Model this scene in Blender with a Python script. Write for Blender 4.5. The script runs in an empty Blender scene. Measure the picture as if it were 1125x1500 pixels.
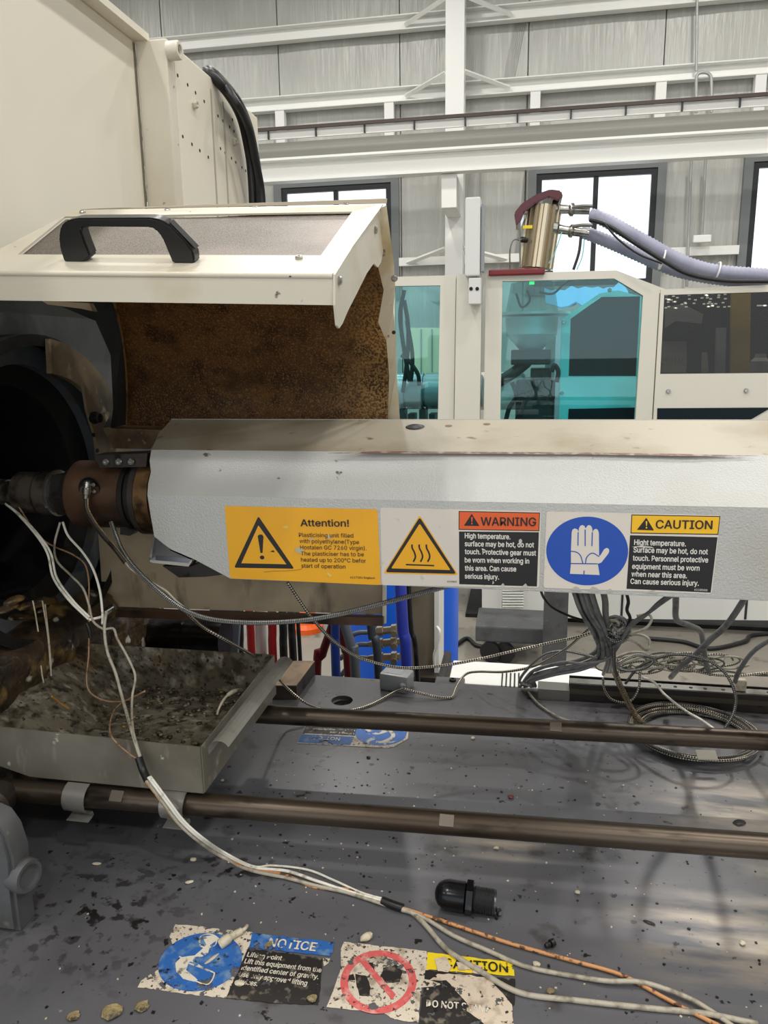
import bpy, bmesh, math, random
import numpy as np
from mathutils import Vector, Matrix
random.seed(7)
PI = math.pi
SC = bpy.context.scene
COL = SC.collection

# ------------------------------------------------------------------ camera
F = 1100.0
CAM = np.array([0, 0, 1.6])
def nrm(v):
    v = np.array(v, float); return v / np.linalg.norm(v)
Zc = -nrm([77, 5175, 1100]); Xc = -nrm([-6062, -143.6, 1100]); Xc = nrm(Xc - Zc * Xc.dot(Zc)); Yc = np.cross(Zc, Xc)
cam_d = bpy.data.cameras.new('camera'); cam = bpy.data.objects.new('camera', cam_d); COL.objects.link(cam)
cam_d.sensor_fit = 'VERTICAL'; cam_d.sensor_height = 36.0; cam_d.lens = 36.0 * F / 1500.0
cam_d.clip_start = 0.02; cam_d.clip_end = 200
R = Matrix(((Xc[0], -Xc[1], -Xc[2]), (Yc[0], -Yc[1], -Yc[2]), (Zc[0], -Zc[1], -Zc[2])))
cam.matrix_world = Matrix.Translation(Vector(CAM)) @ R.to_4x4()
SC.camera = cam
# ------------------------------------------------------------------ world, exposure, lamps
W = bpy.data.worlds.new('world'); SC.world = W; W.use_nodes = True
W.node_tree.nodes['Background'].inputs[0].default_value = (0.93, 0.97, 1, 1)
W.node_tree.nodes['Background'].inputs[1].default_value = 1.6
SC.view_settings.view_transform = 'Standard'; SC.view_settings.look = 'None'
SC.view_settings.gamma = 1; SC.view_settings.use_curve_mapping = False
SC.view_settings.exposure = 0.0
LAMP_W = 95.0
LAMPS = [(x, y) for x in (-6.5, -2.2, 2.2, 6.5) for y in (-5.0, -1.6, 1.9, 5.4, 8.9)]
for i, (x, y) in enumerate(LAMPS):
    l = bpy.data.lights.new('high_bay_light', 'AREA'); l.shape = 'DISK'; l.size = 0.4
    l.energy = LAMP_W; l.color = (1, 0.975, 0.93)
    o = bpy.data.objects.new('high_bay_light', l); COL.objects.link(o); o.location = (x, y, 7.35)

# ------------------------------------------------------------------ pixel rays onto real planes
def ray(px, py):
    d = np.array([px - 562.5, py - 750, F]); return np.array([d @ Xc, d @ Yc, d @ Zc])
def onY(px, py, Y):
    d = ray(px, py); return Vector(CAM + d * (Y / d[1]))
def onZ(px, py, z):
    d = ray(px, py); return Vector(CAM + d * ((z - 1.6) / d[2]))
def onX(px, py, x):
    d = ray(px, py); return Vector(CAM + d * (x / d[0]))

# ------------------------------------------------------------------ materials
MC = {}
def lin(c):
    return tuple(((v / 255) / 12.92 if v / 255 <= .04045 else ((v / 255 + .055) / 1.055) ** 2.4) for v in c)
def mat(name, base, rough=0.5, metal=0.0, layers=(), bump=None, emit=None, alpha_noise=None, spec=None, coat=0):
    """layers: (scale, lo, hi, colour, stretch, rough or None); base/colour are sRGB 0-255"""
    if name in MC: return MC[name]
    m = bpy.data.materials.new(name); m.use_nodes = True; MC[name] = m
    nt = m.node_tree; N = nt.nodes; L = nt.links; b = N['Principled BSDF']
    b.inputs['Roughness'].default_value = rough; b.inputs['Metallic'].default_value = metal
    if spec is not None: b.inputs['Specular IOR Level'].default_value = spec
    if coat: b.inputs['Coat Weight'].default_value = coat
    col = (*lin(base), 1); b.inputs['Base Color'].default_value = col
    if emit:
        b.inputs['Emission Color'].default_value = (*lin(emit[0]), 1); b.inputs['Emission Strength'].default_value = emit[1]
    tc = N.new('ShaderNodeTexCoord')
    def noise(scale, stretch=(1, 1, 1), detail=4, off=0.0):
        mp = N.new('ShaderNodeMapping'); mp.inputs['Scale'].default_value = stretch; mp.inputs['Location'].default_value = (off, off, off)
        L.new(tc.outputs['Object'], mp.inputs['Vector'])
        n = N.new('ShaderNodeTexNoise'); n.inputs['Scale'].default_value = scale; n.inputs['Detail'].default_value = detail
        L.new(mp.outputs[0], n.inputs['Vector']); return n.outputs['Fac']
    prev = None; prevr = None
    for k, ly in enumerate(layers):
        scale, lo, hi, c2 = ly[:4]; st = ly[4] if len(ly) > 4 and ly[4] else (1, 1, 1); r2 = ly[5] if len(ly) > 5 else None
        mr = N.new('ShaderNodeMapRange'); mr.inputs[1].default_value = lo; mr.inputs[2].default_value = hi
        L.new(noise(scale, st, 5, k * 3.7), mr.inputs[0])
        mx = N.new('ShaderNodeMix'); mx.data_type = 'RGBA'; L.new(mr.outputs[0], mx.inputs[0])
        if prev: L.new(prev, mx.inputs[6])
        else: mx.inputs[6].default_value = col
        mx.inputs[7].default_value = (*lin(c2), 1); prev = mx.outputs[2]
        if r2 is not None:
            mm = N.new('ShaderNodeMix'); L.new(mr.outputs[0], mm.inputs[0])
            if prevr: L.new(prevr, mm.inputs[2])
            else: mm.inputs[2].default_value = rough
            mm.inputs[3].default_value = r2; prevr = mm.outputs[0]
    if prev: L.new(prev, b.inputs['Base Color'])
    if prevr: L.new(prevr, b.inputs['Roughness'])
    if bump:
        bn = N.new('ShaderNodeBump'); bn.inputs['Strength'].default_value = bump[1]; bn.inputs['Distance'].default_value = bump[2]
        L.new(noise(bump[0], bump[3] if len(bump) > 3 else (1, 1, 1), 3, 9.1), bn.inputs['Height']); L.new(bn.outputs[0], b.inputs['Normal'])
    if alpha_noise:
        s, lo, hi = alpha_noise[:3]
        gp = N.new('ShaderNodeNewGeometry')
        n = N.new('ShaderNodeTexNoise'); n.inputs['Scale'].default_value = s; n.inputs['Detail'].default_value = 6; n.inputs['Roughness'].default_value = .65
        L.new(gp.outputs['Position'], n.inputs['Vector'])
        mr = N.new('ShaderNodeMapRange'); mr.inputs[1].default_value = lo; mr.inputs[2].default_value = hi; L.new(n.outputs['Fac'], mr.inputs[0])
        L.new(mr.outputs[0], b.inputs['Alpha'])
    return m
def glass(name, tint, refl=0.08, rough=0.02):
    if name in MC: return MC[name]
    m = bpy.data.materials.new(name); m.use_nodes = True; MC[name] = m
    nt = m.node_tree; N = nt.nodes; L = nt.links; out = N['Material Output']; N.remove(N['Principled BSDF'])
    t = N.new('ShaderNodeBsdfTransparent'); t.inputs[0].default_value = (*lin(tint), 1)
    g = N.new('ShaderNodeBsdfGlossy'); g.inputs['Roughness'].default_value = rough
    mx = N.new('ShaderNodeMixShader'); mx.inputs[0].default_value = refl
    L.new(t.outputs[0], mx.inputs[1]); L.new(g.outputs[0], mx.inputs[2]); L.new(mx.outputs[0], out.inputs[0]); return m
def braid(name, c1, c2, k=1400, rough=.35, metal=.6):
    if name in MC: return MC[name]
    m = bpy.data.materials.new(name); m.use_nodes = True; MC[name] = m
    nt = m.node_tree; N = nt.nodes; L = nt.links; b = N['Principled BSDF']
    b.inputs['Roughness'].default_value = rough; b.inputs['Metallic'].default_value = metal
    uv = N.new('ShaderNodeUVMap'); sp = N.new('ShaderNodeSeparateXYZ'); L.new(uv.outputs[0], sp.inputs[0])
    def s(sign):
        a = N.new('ShaderNodeMath'); a.operation = 'MULTIPLY'; a.inputs[1].default_value = k; L.new(sp.outputs[0], a.inputs[0])
        c = N.new('ShaderNodeMath'); c.operation = 'MULTIPLY_ADD'; c.inputs[1].default_value = sign * 4 * PI; L.new(sp.outputs[1], c.inputs[0]); L.new(a.outputs[0], c.inputs[2])
        d = N.new('ShaderNodeMath'); d.operation = 'SINE'; L.new(c.outputs[0], d.inputs[0]); return d
    q = N.new('ShaderNodeMath'); q.operation = 'MULTIPLY'; L.new(s(1).outputs[0], q.inputs[0]); L.new(s(-1).outputs[0], q.inputs[1])
    mr = N.new('ShaderNodeMapRange'); mr.inputs[1].default_value = -.25; mr.inputs[2].default_value = .35; L.new(q.outputs[0], mr.inputs[0])
    mx = N.new('ShaderNodeMix'); mx.data_type = 'RGBA'; L.new(mr.outputs[0], mx.inputs[0])
    mx.inputs[6].default_value = (*lin(c1), 1); mx.inputs[7].default_value = (*lin(c2), 1); L.new(mx.outputs[2], b.inputs['Base Color'])
    bn = N.new('ShaderNodeBump'); bn.inputs['Distance'].default_value = .0006; L.new(mr.outputs[0], bn.inputs['Height']); L.new(bn.outputs[0], b.inputs['Normal'])
    return m

# ------------------------------------------------------------------ object helpers
ORG = {}
def tag(o, label=None, cat=None, group=None, kind=None):
    if label: o['label'] = label
    if cat: o['category'] = cat
    if group: o['group'] = group
    if kind: o['kind'] = kind
    return o
def thing(name, label, cat, loc, group=None):
    o = bpy.data.objects.new(name, None); COL.objects.link(o); o.location = loc; o.empty_display_size = .02
    ORG[o.name] = Vector(loc); return tag(o, label, cat, group)
def obj(name, bm, m, parent=None, smooth=None, kind=None, label=None):
    me = bpy.data.meshes.new(name)
    if parent is not None: org = ORG[parent.name]
    else:
        vs = [v.co for v in bm.verts]
        lo = [min(v[i] for v in vs) for i in range(3)]; hi = [max(v[i] for v in vs) for i in range(3)]
        org = Vector(((lo[0] + hi[0]) / 2, (lo[1] + hi[1]) / 2, lo[2]))
    for v in bm.verts: v.co -= org
    bm.to_mesh(me); bm.free()
    me.materials.append(m)
    if smooth is not None:
        me.polygons.foreach_set('use_smooth', [True] * len(me.polygons))
        if smooth < 180: me.set_sharp_from_angle(angle=math.radians(smooth))
    o = bpy.data.objects.new(name, me); COL.objects.link(o)
    if parent is not None: o.parent = parent; ORG[o.name] = org
    else: o.location = org; ORG[o.name] = org
    if kind: o['kind'] = kind
    if label: o['label'] = label
    return o
def B(): return bmesh.new()
def add_box(bm, c, s, rot=None, bevel=0):
    r = bmesh.ops.create_cube(bm, size=1)['verts']
    M = Matrix.Translation(Vector(c)) @ (rot.to_4x4() if rot is not None else Matrix()) @ Matrix.Diagonal((*s, 1))
    bmesh.ops.transform(bm, matrix=M, verts=r)
    if bevel:
        es = list({e for v in r for e in v.link_edges})
        bmesh.ops.bevel(bm, geom=es, offset=bevel, segments=2, profile=.6, affect='EDGES')
    return bm
def box(a, b, bevel=0):
    c = [(a[i] + b[i]) / 2 for i in range(3)]; s = [abs(b[i] - a[i]) for i in range(3)]
    return add_box(B(), c, s, bevel=bevel)
def add_boxab(bm, a, b, bevel=0):
    return add_box(bm, [(a[i] + b[i]) / 2 for i in range(3)], [abs(b[i] - a[i]) for i in range(3)], bevel=bevel)
def add_prism(bm, pts, off):
    """polygon pts extruded by vector off"""
    off = Vector(off); a = [bm.verts.new(Vector(p)) for p in pts]; b = [bm.verts.new(Vector(p) + off) for p in pts]; n = len(pts)
    bm.faces.new(a); bm.faces.new(list(reversed(b)))
    for i in range(n): bm.faces.new((a[i], b[i], b[(i + 1) % n], a[(i + 1) % n]))
    return bm
def prism(pts, off): 
    bm = add_prism(B(), pts, off); bmesh.ops.recalc_face_normals(bm, faces=bm.faces); return bm
def catmull(P, seg=8):
    P = [Vector(p) for p in P]
    if len(P) == 2: return P
    Q = [P[0] * 2 - P[1]] + P + [P[-1] * 2 - P[-2]]; out = []
    for i in range(1, len(Q) - 2):
        a, b, c, d = Q[i - 1:i + 3]
        for k in range(seg):
            t = k / seg
            out.append(.5 * ((2 * b) + (c - a) * t + (2 * a - 5 * b + 4 * c - d) * t * t + (3 * b - a - 3 * c + d) * t ** 3))
    out.append(P[-1]); return out
def add_tube(bm, pts, r, sides=8, caps=True, closed=False):
    uvl = bm.loops.layers.uv.verify(); n = len(pts); rings = []; up = Vector((0, 0, 1)); dist = 0; ds = []
    T = []
    for i in range(n):
        a = pts[max(i - 1, 0)]; b = pts[min(i + 1, n - 1)]; t = (b - a); T.append(t.normalized() if t.length > 1e-9 else Vector((1, 0, 0)))
    nx = T[0].cross(up)
    if nx.length < .1: nx = T[0].cross(Vector((0, 1, 0)))
    nx.normalize()
    for i in range(n):
        if i: dist += (pts[i] - pts[i - 1]).length
        ds.append(dist)
        nx = (nx - T[i] * nx.dot(T[i])).normalized(); ny = T[i].cross(nx)
        rr = r[i] if isinstance(r, (list, tuple)) else r
        rings.append([bm.verts.new(pts[i] + (nx * math.cos(2 * PI * k / sides) + ny * math.sin(2 * PI * k / sides)) * rr) for k in range(sides)])
    for i in range(n - 1):
        for k in range(sides):
            k2 = (k + 1) % sides
            f = bm.faces.new((rings[i][k], rings[i][k2], rings[i + 1][k2], rings[i + 1][k]))
            for lp, (u, v) in zip(f.loops, ((ds[i], k), (ds[i], k + 1), (ds[i + 1], k + 1), (ds[i + 1], k))): lp[uvl].uv = (u, v / sides)
    if caps: bm.faces.new(list(reversed(rings[0]))); bm.faces.new(rings[-1])
    return bm
def tube(P, r, sides=8, seg=8): return add_tube(B(), catmull(P, seg), r, sides)
def add_lathe(bm, o, ax, prof, sides=32, caps=True):
    o = Vector(o); ax = Vector(ax).normalized(); a = ax.cross(Vector((0, 0, 1)))
    if a.length < .1: a = Vector((1, 0, 0))
    a.normalize(); b = ax.cross(a); rings = []
    for t, r in prof:
        rings.append([bm.verts.new(o + ax * t + (a * math.cos(2 * PI * k / sides) + b * math.sin(2 * PI * k / sides)) * max(r, 1e-5)) for k in range(sides)])
    for i in range(len(rings) - 1):
        for k in range(sides):
            k2 = (k + 1) % sides; bm.faces.new((rings[i][k], rings[i][k2], rings[i + 1][k2], rings[i + 1][k]))
    if caps: bm.faces.new(list(reversed(rings[0]))); bm.faces.new(rings[-1])
    bmesh.ops.recalc_face_normals(bm, faces=bm.faces)
    return bm
def lathe(o, ax, prof, sides=32, caps=True): return add_lathe(B(), o, ax, prof, sides, caps)
def sheet(pts, t, n=None):
    """thin plate through pts (planar polygon), thickness t away from its front"""
    P = [Vector(p) for p in pts]
    if n is None: n = (P[1] - P[0]).cross(P[2] - P[0]).normalized()
    return prism(P, Vector(n) * t)
def frame_bm(outer, inner, off):
    """ring between two polygons of equal point count, extruded"""
    bm = B(); off = Vector(off); n = len(outer)
    o1 = [bm.verts.new(Vector(p)) for p in outer]; i1 = [bm.verts.new(Vector(p)) for p in inner]
    o2 = [bm.verts.new(Vector(p) + off) for p in outer]; i2 = [bm.verts.new(Vector(p) + off) for p in inner]
    for k in range(n):
        j = (k + 1) % n
        bm.faces.new((o1[k], o1[j], i1[j], i1[k])); bm.faces.new((o2[k], i2[k], i2[j], o2[j]))
        bm.faces.new((o1[k], o2[k], o2[j], o1[j])); bm.faces.new((i1[k], i1[j], i2[j], i2[k]))
    bmesh.ops.recalc_face_normals(bm, faces=bm.faces); return bm
def screw(name, o, ax, r, m, parent, h=.004, hexa=False):
    s = 6 if hexa else 14
    bm = lathe(o, ax, [(0, r), (h * .6, r), (h, r * .75), (h, r * .45), (h * .5, r * .4)], s)
    return obj(name, bm, m, parent)

# ------------------------------------------------------------------ material library
M_cream = mat('cream_paint', (226, 219, 202), .42, 0, [(3, .45, .75, (200, 190, 168)), (60, .68, .74, (120, 105, 80))], (420, .18, .001))
M_cream2 = mat('cream_panel', (238, 232, 216), .38, 0, [(1.5, .4, .8, (228, 221, 202))], (500, .12, .001))
M_guard = mat('guard_paint', (208, 201, 184), .36, 0, [(9, .58, .72, (196, 184, 158)), (75, .70, .76, (70, 58, 45))], (600, .12, .0008))
M_cover = mat('cover_paint', (186, 186, 182), .31, 0.1, [(5, .55, .8, (172, 168, 158)), (42, .72, .75, (90, 82, 70))], (520, .7, .0010))
M_covertop = mat('cover_paint_top', (172, 164, 146), .45, 0, [(7, .46, .70, (140, 126, 100)), (38, .66, .74, (112, 98, 78))], (330, .3, .001))
M_dark = mat('dark_steel', (62, 58, 56), .42, .55, [(8, .5, .7, (70, 60, 50)), (40, .6, .7, (24, 22, 20))], (60, .3, .002))
M_black = mat('black_soot_and_shade', (16, 15, 15), .6, .2, [(12, .55, .75, (42, 38, 34))], (50, .4, .003))
M_platen = mat('platen_paint', (84, 88, 92), .5, .2, [(5, .45, .7, (34, 32, 31)), (22, .6, .72, (86, 74, 56))], (40, .3, .002))
M_brown = mat('brown_steel', (98, 72, 54), .38, .45, [(14, .45, .7, (42, 34, 30)), (60, .6, .72, (104, 78, 56))], (90, .25, .001))
M_rustsheet = mat('rusty_sheet', (116, 86, 52), .5, .2, [(5, .42, .66, (84, 60, 36)), (38, .48, .66, (70, 50, 30)), (420, .5, .66, (150, 116, 72)), (520, .6, .68, (44, 30, 20)), (16, .55, .75, (74, 52, 32))], (420, .4, .001))
M_stain = mat('stained_panel', (180, 162, 132), .5, 0, [(7, .42, .68, (108, 92, 68)), (26, .58, .72, (66, 52, 38), (1, 1, .25)), (60, .68, .76, (196, 186, 166))], (70, .3, .001))
M_gal = mat('galvanised_sheet', (150, 146, 134), .38, .5, [(6, .4, .7, (118, 112, 96)), (30, .6, .7, (176, 170, 156))], (40, .2, .001))
M_galdirty = mat('dirty_tray_steel', (128, 121, 106), .4, .3, [(9, .40, .70, (88, 78, 62)), (70, .50, .68, (52, 45, 36)), (55, .54, .72, (176, 170, 156), (1, 1.6, 1)), (12, .60, .74, (134, 112, 66)), (150, .60, .68, (34, 30, 24)), (24, .60, .70, (60, 52, 40))], (60, .6, .003))
M_bright = mat('bright_steel', (176, 174, 168), .25, .9, [(20, .5, .7, (130, 126, 118))])
M_chrome = mat('chrome', (200, 200, 200), .12, 1)
M_rod = mat('old_rod_steel', (88, 78, 68), .36, .75, [(10, .42, .7, (62, 50, 38), (.3, 1, 1)), (50, .6, .72, (40, 33, 28), (.3, 1, 1))], (60, .25, .001))
M_plastic = mat('black_plastic', (26, 27, 28), .38)
M_rubber = mat('black_rubber', (24, 24, 26), .42, 0, [(30, .6, .7, (44, 44, 46))])
M_greypl = mat('grey_cast_box', (150, 152, 154), .45, .3, [(60, .6, .72, (80, 80, 82))])
M_castgrey = mat('grey_cast_paint', (88, 89, 91), .5, .1, [(9, .48, .7, (62, 60, 58)), (60, .62, .72, (112, 108, 100))], (80, .3, .001))
M_white = mat('white_wire', (226, 222, 210), .5, 0, [(90, .55, .7, (170, 160, 140))])
M_wirebrown = mat('brown_wire', (150, 118, 88), .5, 0, [(120, .5, .65, (96, 66, 44))])
M_orangewire = mat('orange_fleck_wire', (198, 142, 92), .5, 0, [(140, .52, .6, (96, 62, 40))])
M_wiregrey = mat('pale_grey_sleeve', (172, 164, 148), .5, 0, [(90, .5, .68, (124, 114, 98))])
M_dkwire = mat('dark_grey_cable', (126, 126, 124), .4, .2, [(60, .5, .7, (88, 88, 88))])
M_tape = mat('black_tape', (20, 20, 20), .35)
M_braid = braid('silver_braid', (70, 70, 70), (186, 184, 178))
M_braid2 = braid('flecked_braid', (44, 38, 32), (226, 216, 196), 900)
M_braiddk = braid('dark_braid', (54, 54, 54), (150, 148, 142), 1200)
M_walls = mat('white_insulation', (196, 196, 190), .36, 0, [(.9, .35, .7, (180, 180, 174)), (3, .56, .8, (212, 212, 206), (4, 1, .3))], (2.5, .55, .05, (6, 1, .5)))
M_whitesteel = mat('white_steel', (238, 238, 234), .5)
M_wframe = mat('grey_window_frame', (118, 122, 124), .5)
M_wblack = mat('black_window_frame', (36, 38, 42), .5)
M_concrete = mat('concrete_floor', (140, 134, 124), .5, 0, [(1.5, .4, .7, (116, 110, 100)), (12, .6, .75, (92, 88, 82))])
M_teal = mat('teal_paint', (150, 232, 230), .45)
M_tealdk = mat('dark_window', (22, 34, 40), .3, spec=.12)
G_teal = glass('teal_glass', (202, 243, 246), .05)
G_smoke = glass('smoked_glass', (184, 182, 176), .03)
G_clear = glass('window_glass', (250, 253, 255), .04)
M_yellow = mat('sticker_yellow', (238, 172, 22), .38, 0, [(8, .45, .75, (226, 158, 16)), (90, .735, .75, (150, 138, 120))])
M_swhite = mat('sticker_white', (216, 208, 196), .4, 0, [(60, .66, .76, (176, 166, 148))])
M_sorange = mat('sticker_orange', (222, 92, 34), .4)
M_sblack = mat('sticker_black', (20, 19, 20), .4)
M_sblue = mat('sticker_blue', (22, 74, 170), .4)
M_dirtA = (42, .50, .56)
M_worn_white = mat('worn_sticker_white', (206, 194, 176), .5, 0, [(60, .52, .64, (160, 148, 128)), (260, .57, .62, (70, 60, 50))], alpha_noise=(58, .40, .42))
M_worn_blue = mat('worn_sticker_blue', (40, 96, 168), .5, 0, [(70, .5, .68, (110, 140, 168)), (120, .6, .68, (30, 44, 66))], alpha_noise=(58, .39, .41))
M_worn_black = mat('worn_sticker_black', (34, 31, 30), .5, 0, [(90, .56, .66, (110, 102, 90))], alpha_noise=(58, .38, .40))
M_worn_text = mat('worn_sticker_lettering', (214, 206, 190), .5, 0, [(110, .55, .65, (120, 112, 100))], alpha_noise=(75, .41, .43))
M_worn_red = mat('worn_sticker_red', (206, 92, 90), .5, 0, [(80, .5, .66, (214, 150, 140)), (150, .62, .68, (80, 40, 40))], alpha_noise=(58, .40, .42))
M_worn_yellow = mat('worn_sticker_yellow', (232, 204, 30), .5, 0, [(90, .62, .68, (90, 80, 40))], alpha_noise=(58, .38, .40))
M_chip = mat('pale_plastic_chip', (196, 186, 164), .45, 0, [(100, .5, .7, (150, 134, 100))])
M_chipdk = mat('dark_chip', (24, 22, 22), .4)
M_amber = mat('amber_residue', (132, 118, 84), .4, 0, [(140, .48, .62, (64, 54, 38)), (60, .5, .7, (176, 156, 108))], (260, .8, .003))

def patched(m, patches, col, scale, stretch, lo, hi, axes='XY', metal=None, edge=1.0):
    """wear, soot or painted glare in patches: colour col where noise and an ellipse (world position) agree"""
    nt = m.node_tree; N = nt.nodes; L = nt.links; b = N['Principled BSDF']
    src = b.inputs['Base Color'].links[0].from_socket
    gp = N.new('ShaderNodeNewGeometry'); tot = None
    for (x, y, rx, ry) in patches:
        mp = N.new('ShaderNodeMapping')
        mp.inputs['Location'].default_value = (-x / rx, -y / ry, 0) if axes == 'XY' else (-x / rx, 0, -y / ry)
        mp.inputs['Scale'].default_value = (1 / rx, 1 / ry, 0) if axes == 'XY' else (1 / rx, 0, 1 / ry)
        L.new(gp.outputs['Position'], mp.inputs[0])
        ln = N.new('ShaderNodeVectorMath'); ln.operation = 'LENGTH'; L.new(mp.outputs[0], ln.inputs[0])
        mr = N.new('ShaderNodeMapRange'); mr.inputs[1].default_value = edge; mr.inputs[2].default_value = 0.1; L.new(ln.outputs['Value'], mr.inputs[0])
        if tot is None: tot = mr.outputs[0]
        else:
            a = N.new('ShaderNodeMath'); a.operation = 'MAXIMUM'; L.new(tot, a.inputs[0]); L.new(mr.outputs[0], a.inputs[1]); tot = a.outputs[0]
    mp = N.new('ShaderNodeMapping'); mp.inputs['Scale'].default_value = stretch; L.new(gp.outputs['Position'], mp.inputs[0])
    n = N.new('ShaderNodeTexNoise'); n.inputs['Scale'].default_value = scale; n.inputs['Detail'].default_value = 6; L.new(mp.outputs[0], n.inputs[0])
    mr = N.new('ShaderNodeMapRange'); mr.inputs[1].default_value = lo; mr.inputs[2].default_value = hi; L.new(n.outputs['Fac'], mr.inputs[0])
    k = N.new('ShaderNodeMath'); k.operation = 'MULTIPLY'; L.new(mr.outputs[0], k.inputs[0]); L.new(tot, k.inputs[1])
    mx = N.new('ShaderNodeMix'); mx.data_type = 'RGBA'; L.new(k.outputs[0], mx.inputs[0]); L.new(src, mx.inputs[6]); mx.inputs[7].default_value = (*lin(col), 1)
    L.new(mx.outputs[2], b.inputs['Base Color'])
    if metal is not None:
        mm = N.new('ShaderNodeMath'); mm.operation = 'MULTIPLY_ADD'; mm.inputs[1].default_value = metal; mm.inputs[2].default_value = b.inputs['Metallic'].default_value
        L.new(k.outputs[0], mm.inputs[0]); L.new(mm.outputs[0], b.inputs['Metallic'])
    return m
M_bed = mat('bed_paint', (100, 100, 104), .33, .15, [(4, .45, .7, (84, 82, 84), (.5, 1, 1), .27), (26, .62, .75, (66, 62, 60)), (70, .67, .70, (34, 32, 31)), (130, .68, .73, (30, 29, 29)), (85, .735, .77, (150, 146, 138))], (16, .12, .002))
patched(M_bed, [(.28, .885, .14, .08), (.21, .66, .13, .09), (-.01, .765, .08, .03), (.33, .78, .1, .07)], (192, 180, 164), 20, (.45, 1.8, 1), .40, .62, 'XY', .6)  # pale patches: rubbed bare steel, with surface glare painted into the colour
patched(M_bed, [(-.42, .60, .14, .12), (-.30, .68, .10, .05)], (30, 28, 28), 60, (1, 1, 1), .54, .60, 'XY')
patched(M_rustsheet, [(-.19, 1.53, .10, .10), (-.19, 1.62, .06, .10)], (178, 148, 98), 330, (1, 1, 1), .46, .56, 'XZ')
patched(M_rustsheet, [(-.36, 1.55, .05, .035)], (136, 102, 56), 30, (1, 1, 1), .46, .6, 'XZ')


# =================================================================== THE BUILDING
def struct(name, bm, m, parent=None, **k): return obj(name, bm, m, parent, kind='structure' if parent is None else None, **k)
WY = 12.0
struct('floor', box((-13, -8, -.1), (13, 13, 0)), M_concrete)
struct('ceiling', box((-13, -8, 7.9), (13, 13, 8.0)), mat('ceiling_sheet', (176, 176, 172), .6))
struct('wall_left', box((-13.1, -8, 0), (-13, 13, 8)), M_walls)
struct('wall_right', box((13, -8, 0), (13.1, 13, 8)), M_walls)
wf = B()
for a, b in (((-13, -8.1, 0), (-9, -8, 8)), ((9, -8.1, 0), (13, -8, 8)), ((-9, -8.1, 5.2), (9, -8, 8))): add_boxab(wf, a, b)
struct('unseen_wall_front', wf, M_walls)          # unseen wall behind the camera; wide opening added for daylight fill
# window openings on the far wall (world x ranges), from the photograph
wz0, wz1 = 2.52, 4.13
wins = []
for a, b in ((412, 574), (784, 962), (1098, 1276)):
    wins.append((onY(a, 300, WY).x, onY(b, 300, WY).x))
w0 = wins[1][0] - wins[0][0]
wins.insert(0, (wins[0][0] - w0, wins[0][1] - w0))
wall = struct('wall_back', box((-13, WY + .12, 0), (-12.9, WY + .2, 8)), M_walls)
# wall sheets between girts: each one an own piece, windows left open
G1, G2 = onY(700, 132, 11.95).z, onY(700, 26, 11.95).z
rows = [(0, 2.42), (2.42, 4.3), (4.3, G1), (G1, G2), (G2, 8.0)]
seam = onY(585, 100, WY).x
sw = 1.86
k0 = int((-12.9 - seam) // sw)
for z0, z1 in rows:
    x = seam + k0 * sw
    while x < 13:
        segs = [(max(x, -12.9) + .008, min(x + sw, 13) - .008)]
        if z0 < 4 and z1 > 2.5:
            for wa, wb in wins:
                ns = []
                for a, b in segs:
                    if wb < a or wa > b: ns.append((a, b)); continue
                    if a < wa: ns.append((a, wa))
                    if b > wb: ns.append((wb, b))
                segs = ns
        for a, b in segs:
            if b - a > .03:
                bm = B(); bmesh.ops.create_grid(bm, x_segments=10, y_segments=1, size=.5)
                for v in bm.verts:
                    u = v.co.x + .5; w = v.co.y + .5
                    v.co = Vector((a + u * (b - a), WY + .06 - .02 * math.sin(PI * min(1, u * 1.02)) + random.uniform(-.004, .004), z0 + .01 + w * (z1 - z0 - .02)))
                bmesh.ops.solidify(bm, geom=bm.faces, thickness=-.04)
                bmesh.ops.recalc_face_normals(bm, faces=bm.faces)
                obj('wall_panel', bm, M_walls, wall)
        x += sw
# solid backing strips above and below the windows keep daylight to the openings
bm = B(); add_boxab(bm, (-12.9, WY + .12, 0), (13, WY + .2, wz0)); add_boxab(bm, (-12.9, WY + .12, wz1), (13, WY + .2, 8))
xs = [-12.9] + [v for w in wins for v in w] + [13]
for i in range(0, len(xs), 2): add_boxab(bm, (xs[i], WY + .12, wz0), (xs[i + 1], WY + .2, wz1))
obj('outer_cladding', bm, M_walls, wall)
for i, (a, b) in enumerate(wins):
    w = struct('window_%d' % (i + 1), box((a, WY + .1, wz0 - .02), (b, WY + .13, wz0)), M_wblack)
    t = .11
    obj('frame', frame_bm([(a - t, WY - .02, wz0 - t), (b + t, WY - .02, wz0 - t), (b + t, WY - .02, wz1 + t), (a - t, WY - .02, wz1 + t)],
                          [(a + .01, WY - .02, wz0 + .01), (b - .01, WY - .02, wz0 + .01), (b - .01, WY - .02, wz1 - .01), (a + .01, WY - .02, wz1 - .01)], (0, .09, 0)), M_wframe, w)
    obj('sash', frame_bm([(a + .01, WY, wz0 + .01), (b - .01, WY, wz0 + .01), (b - .01, WY, wz1 - .01), (a + .01, WY, wz1 - .01)],
                         [(a + .09, WY, wz0 + .09), (b - .09, WY, wz0 + .09), (b - .09, WY, wz1 - .09), (a + .09, WY, wz1 - .09)], (0, .06, 0)), M_wblack, w)
    c = (a + b) / 2
    obj('mullion', box((c - .035, WY, wz0 + .08), (c + .035, WY + .06, wz1 - .08)), M_wblack, w)
    for s, e in ((a + .085, c - .03), (c + .03, b - .085)): obj('pane', box((s, WY + .03, wz0 + .085), (e, WY + .036, wz1 - .085)), G_clear, w)
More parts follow.
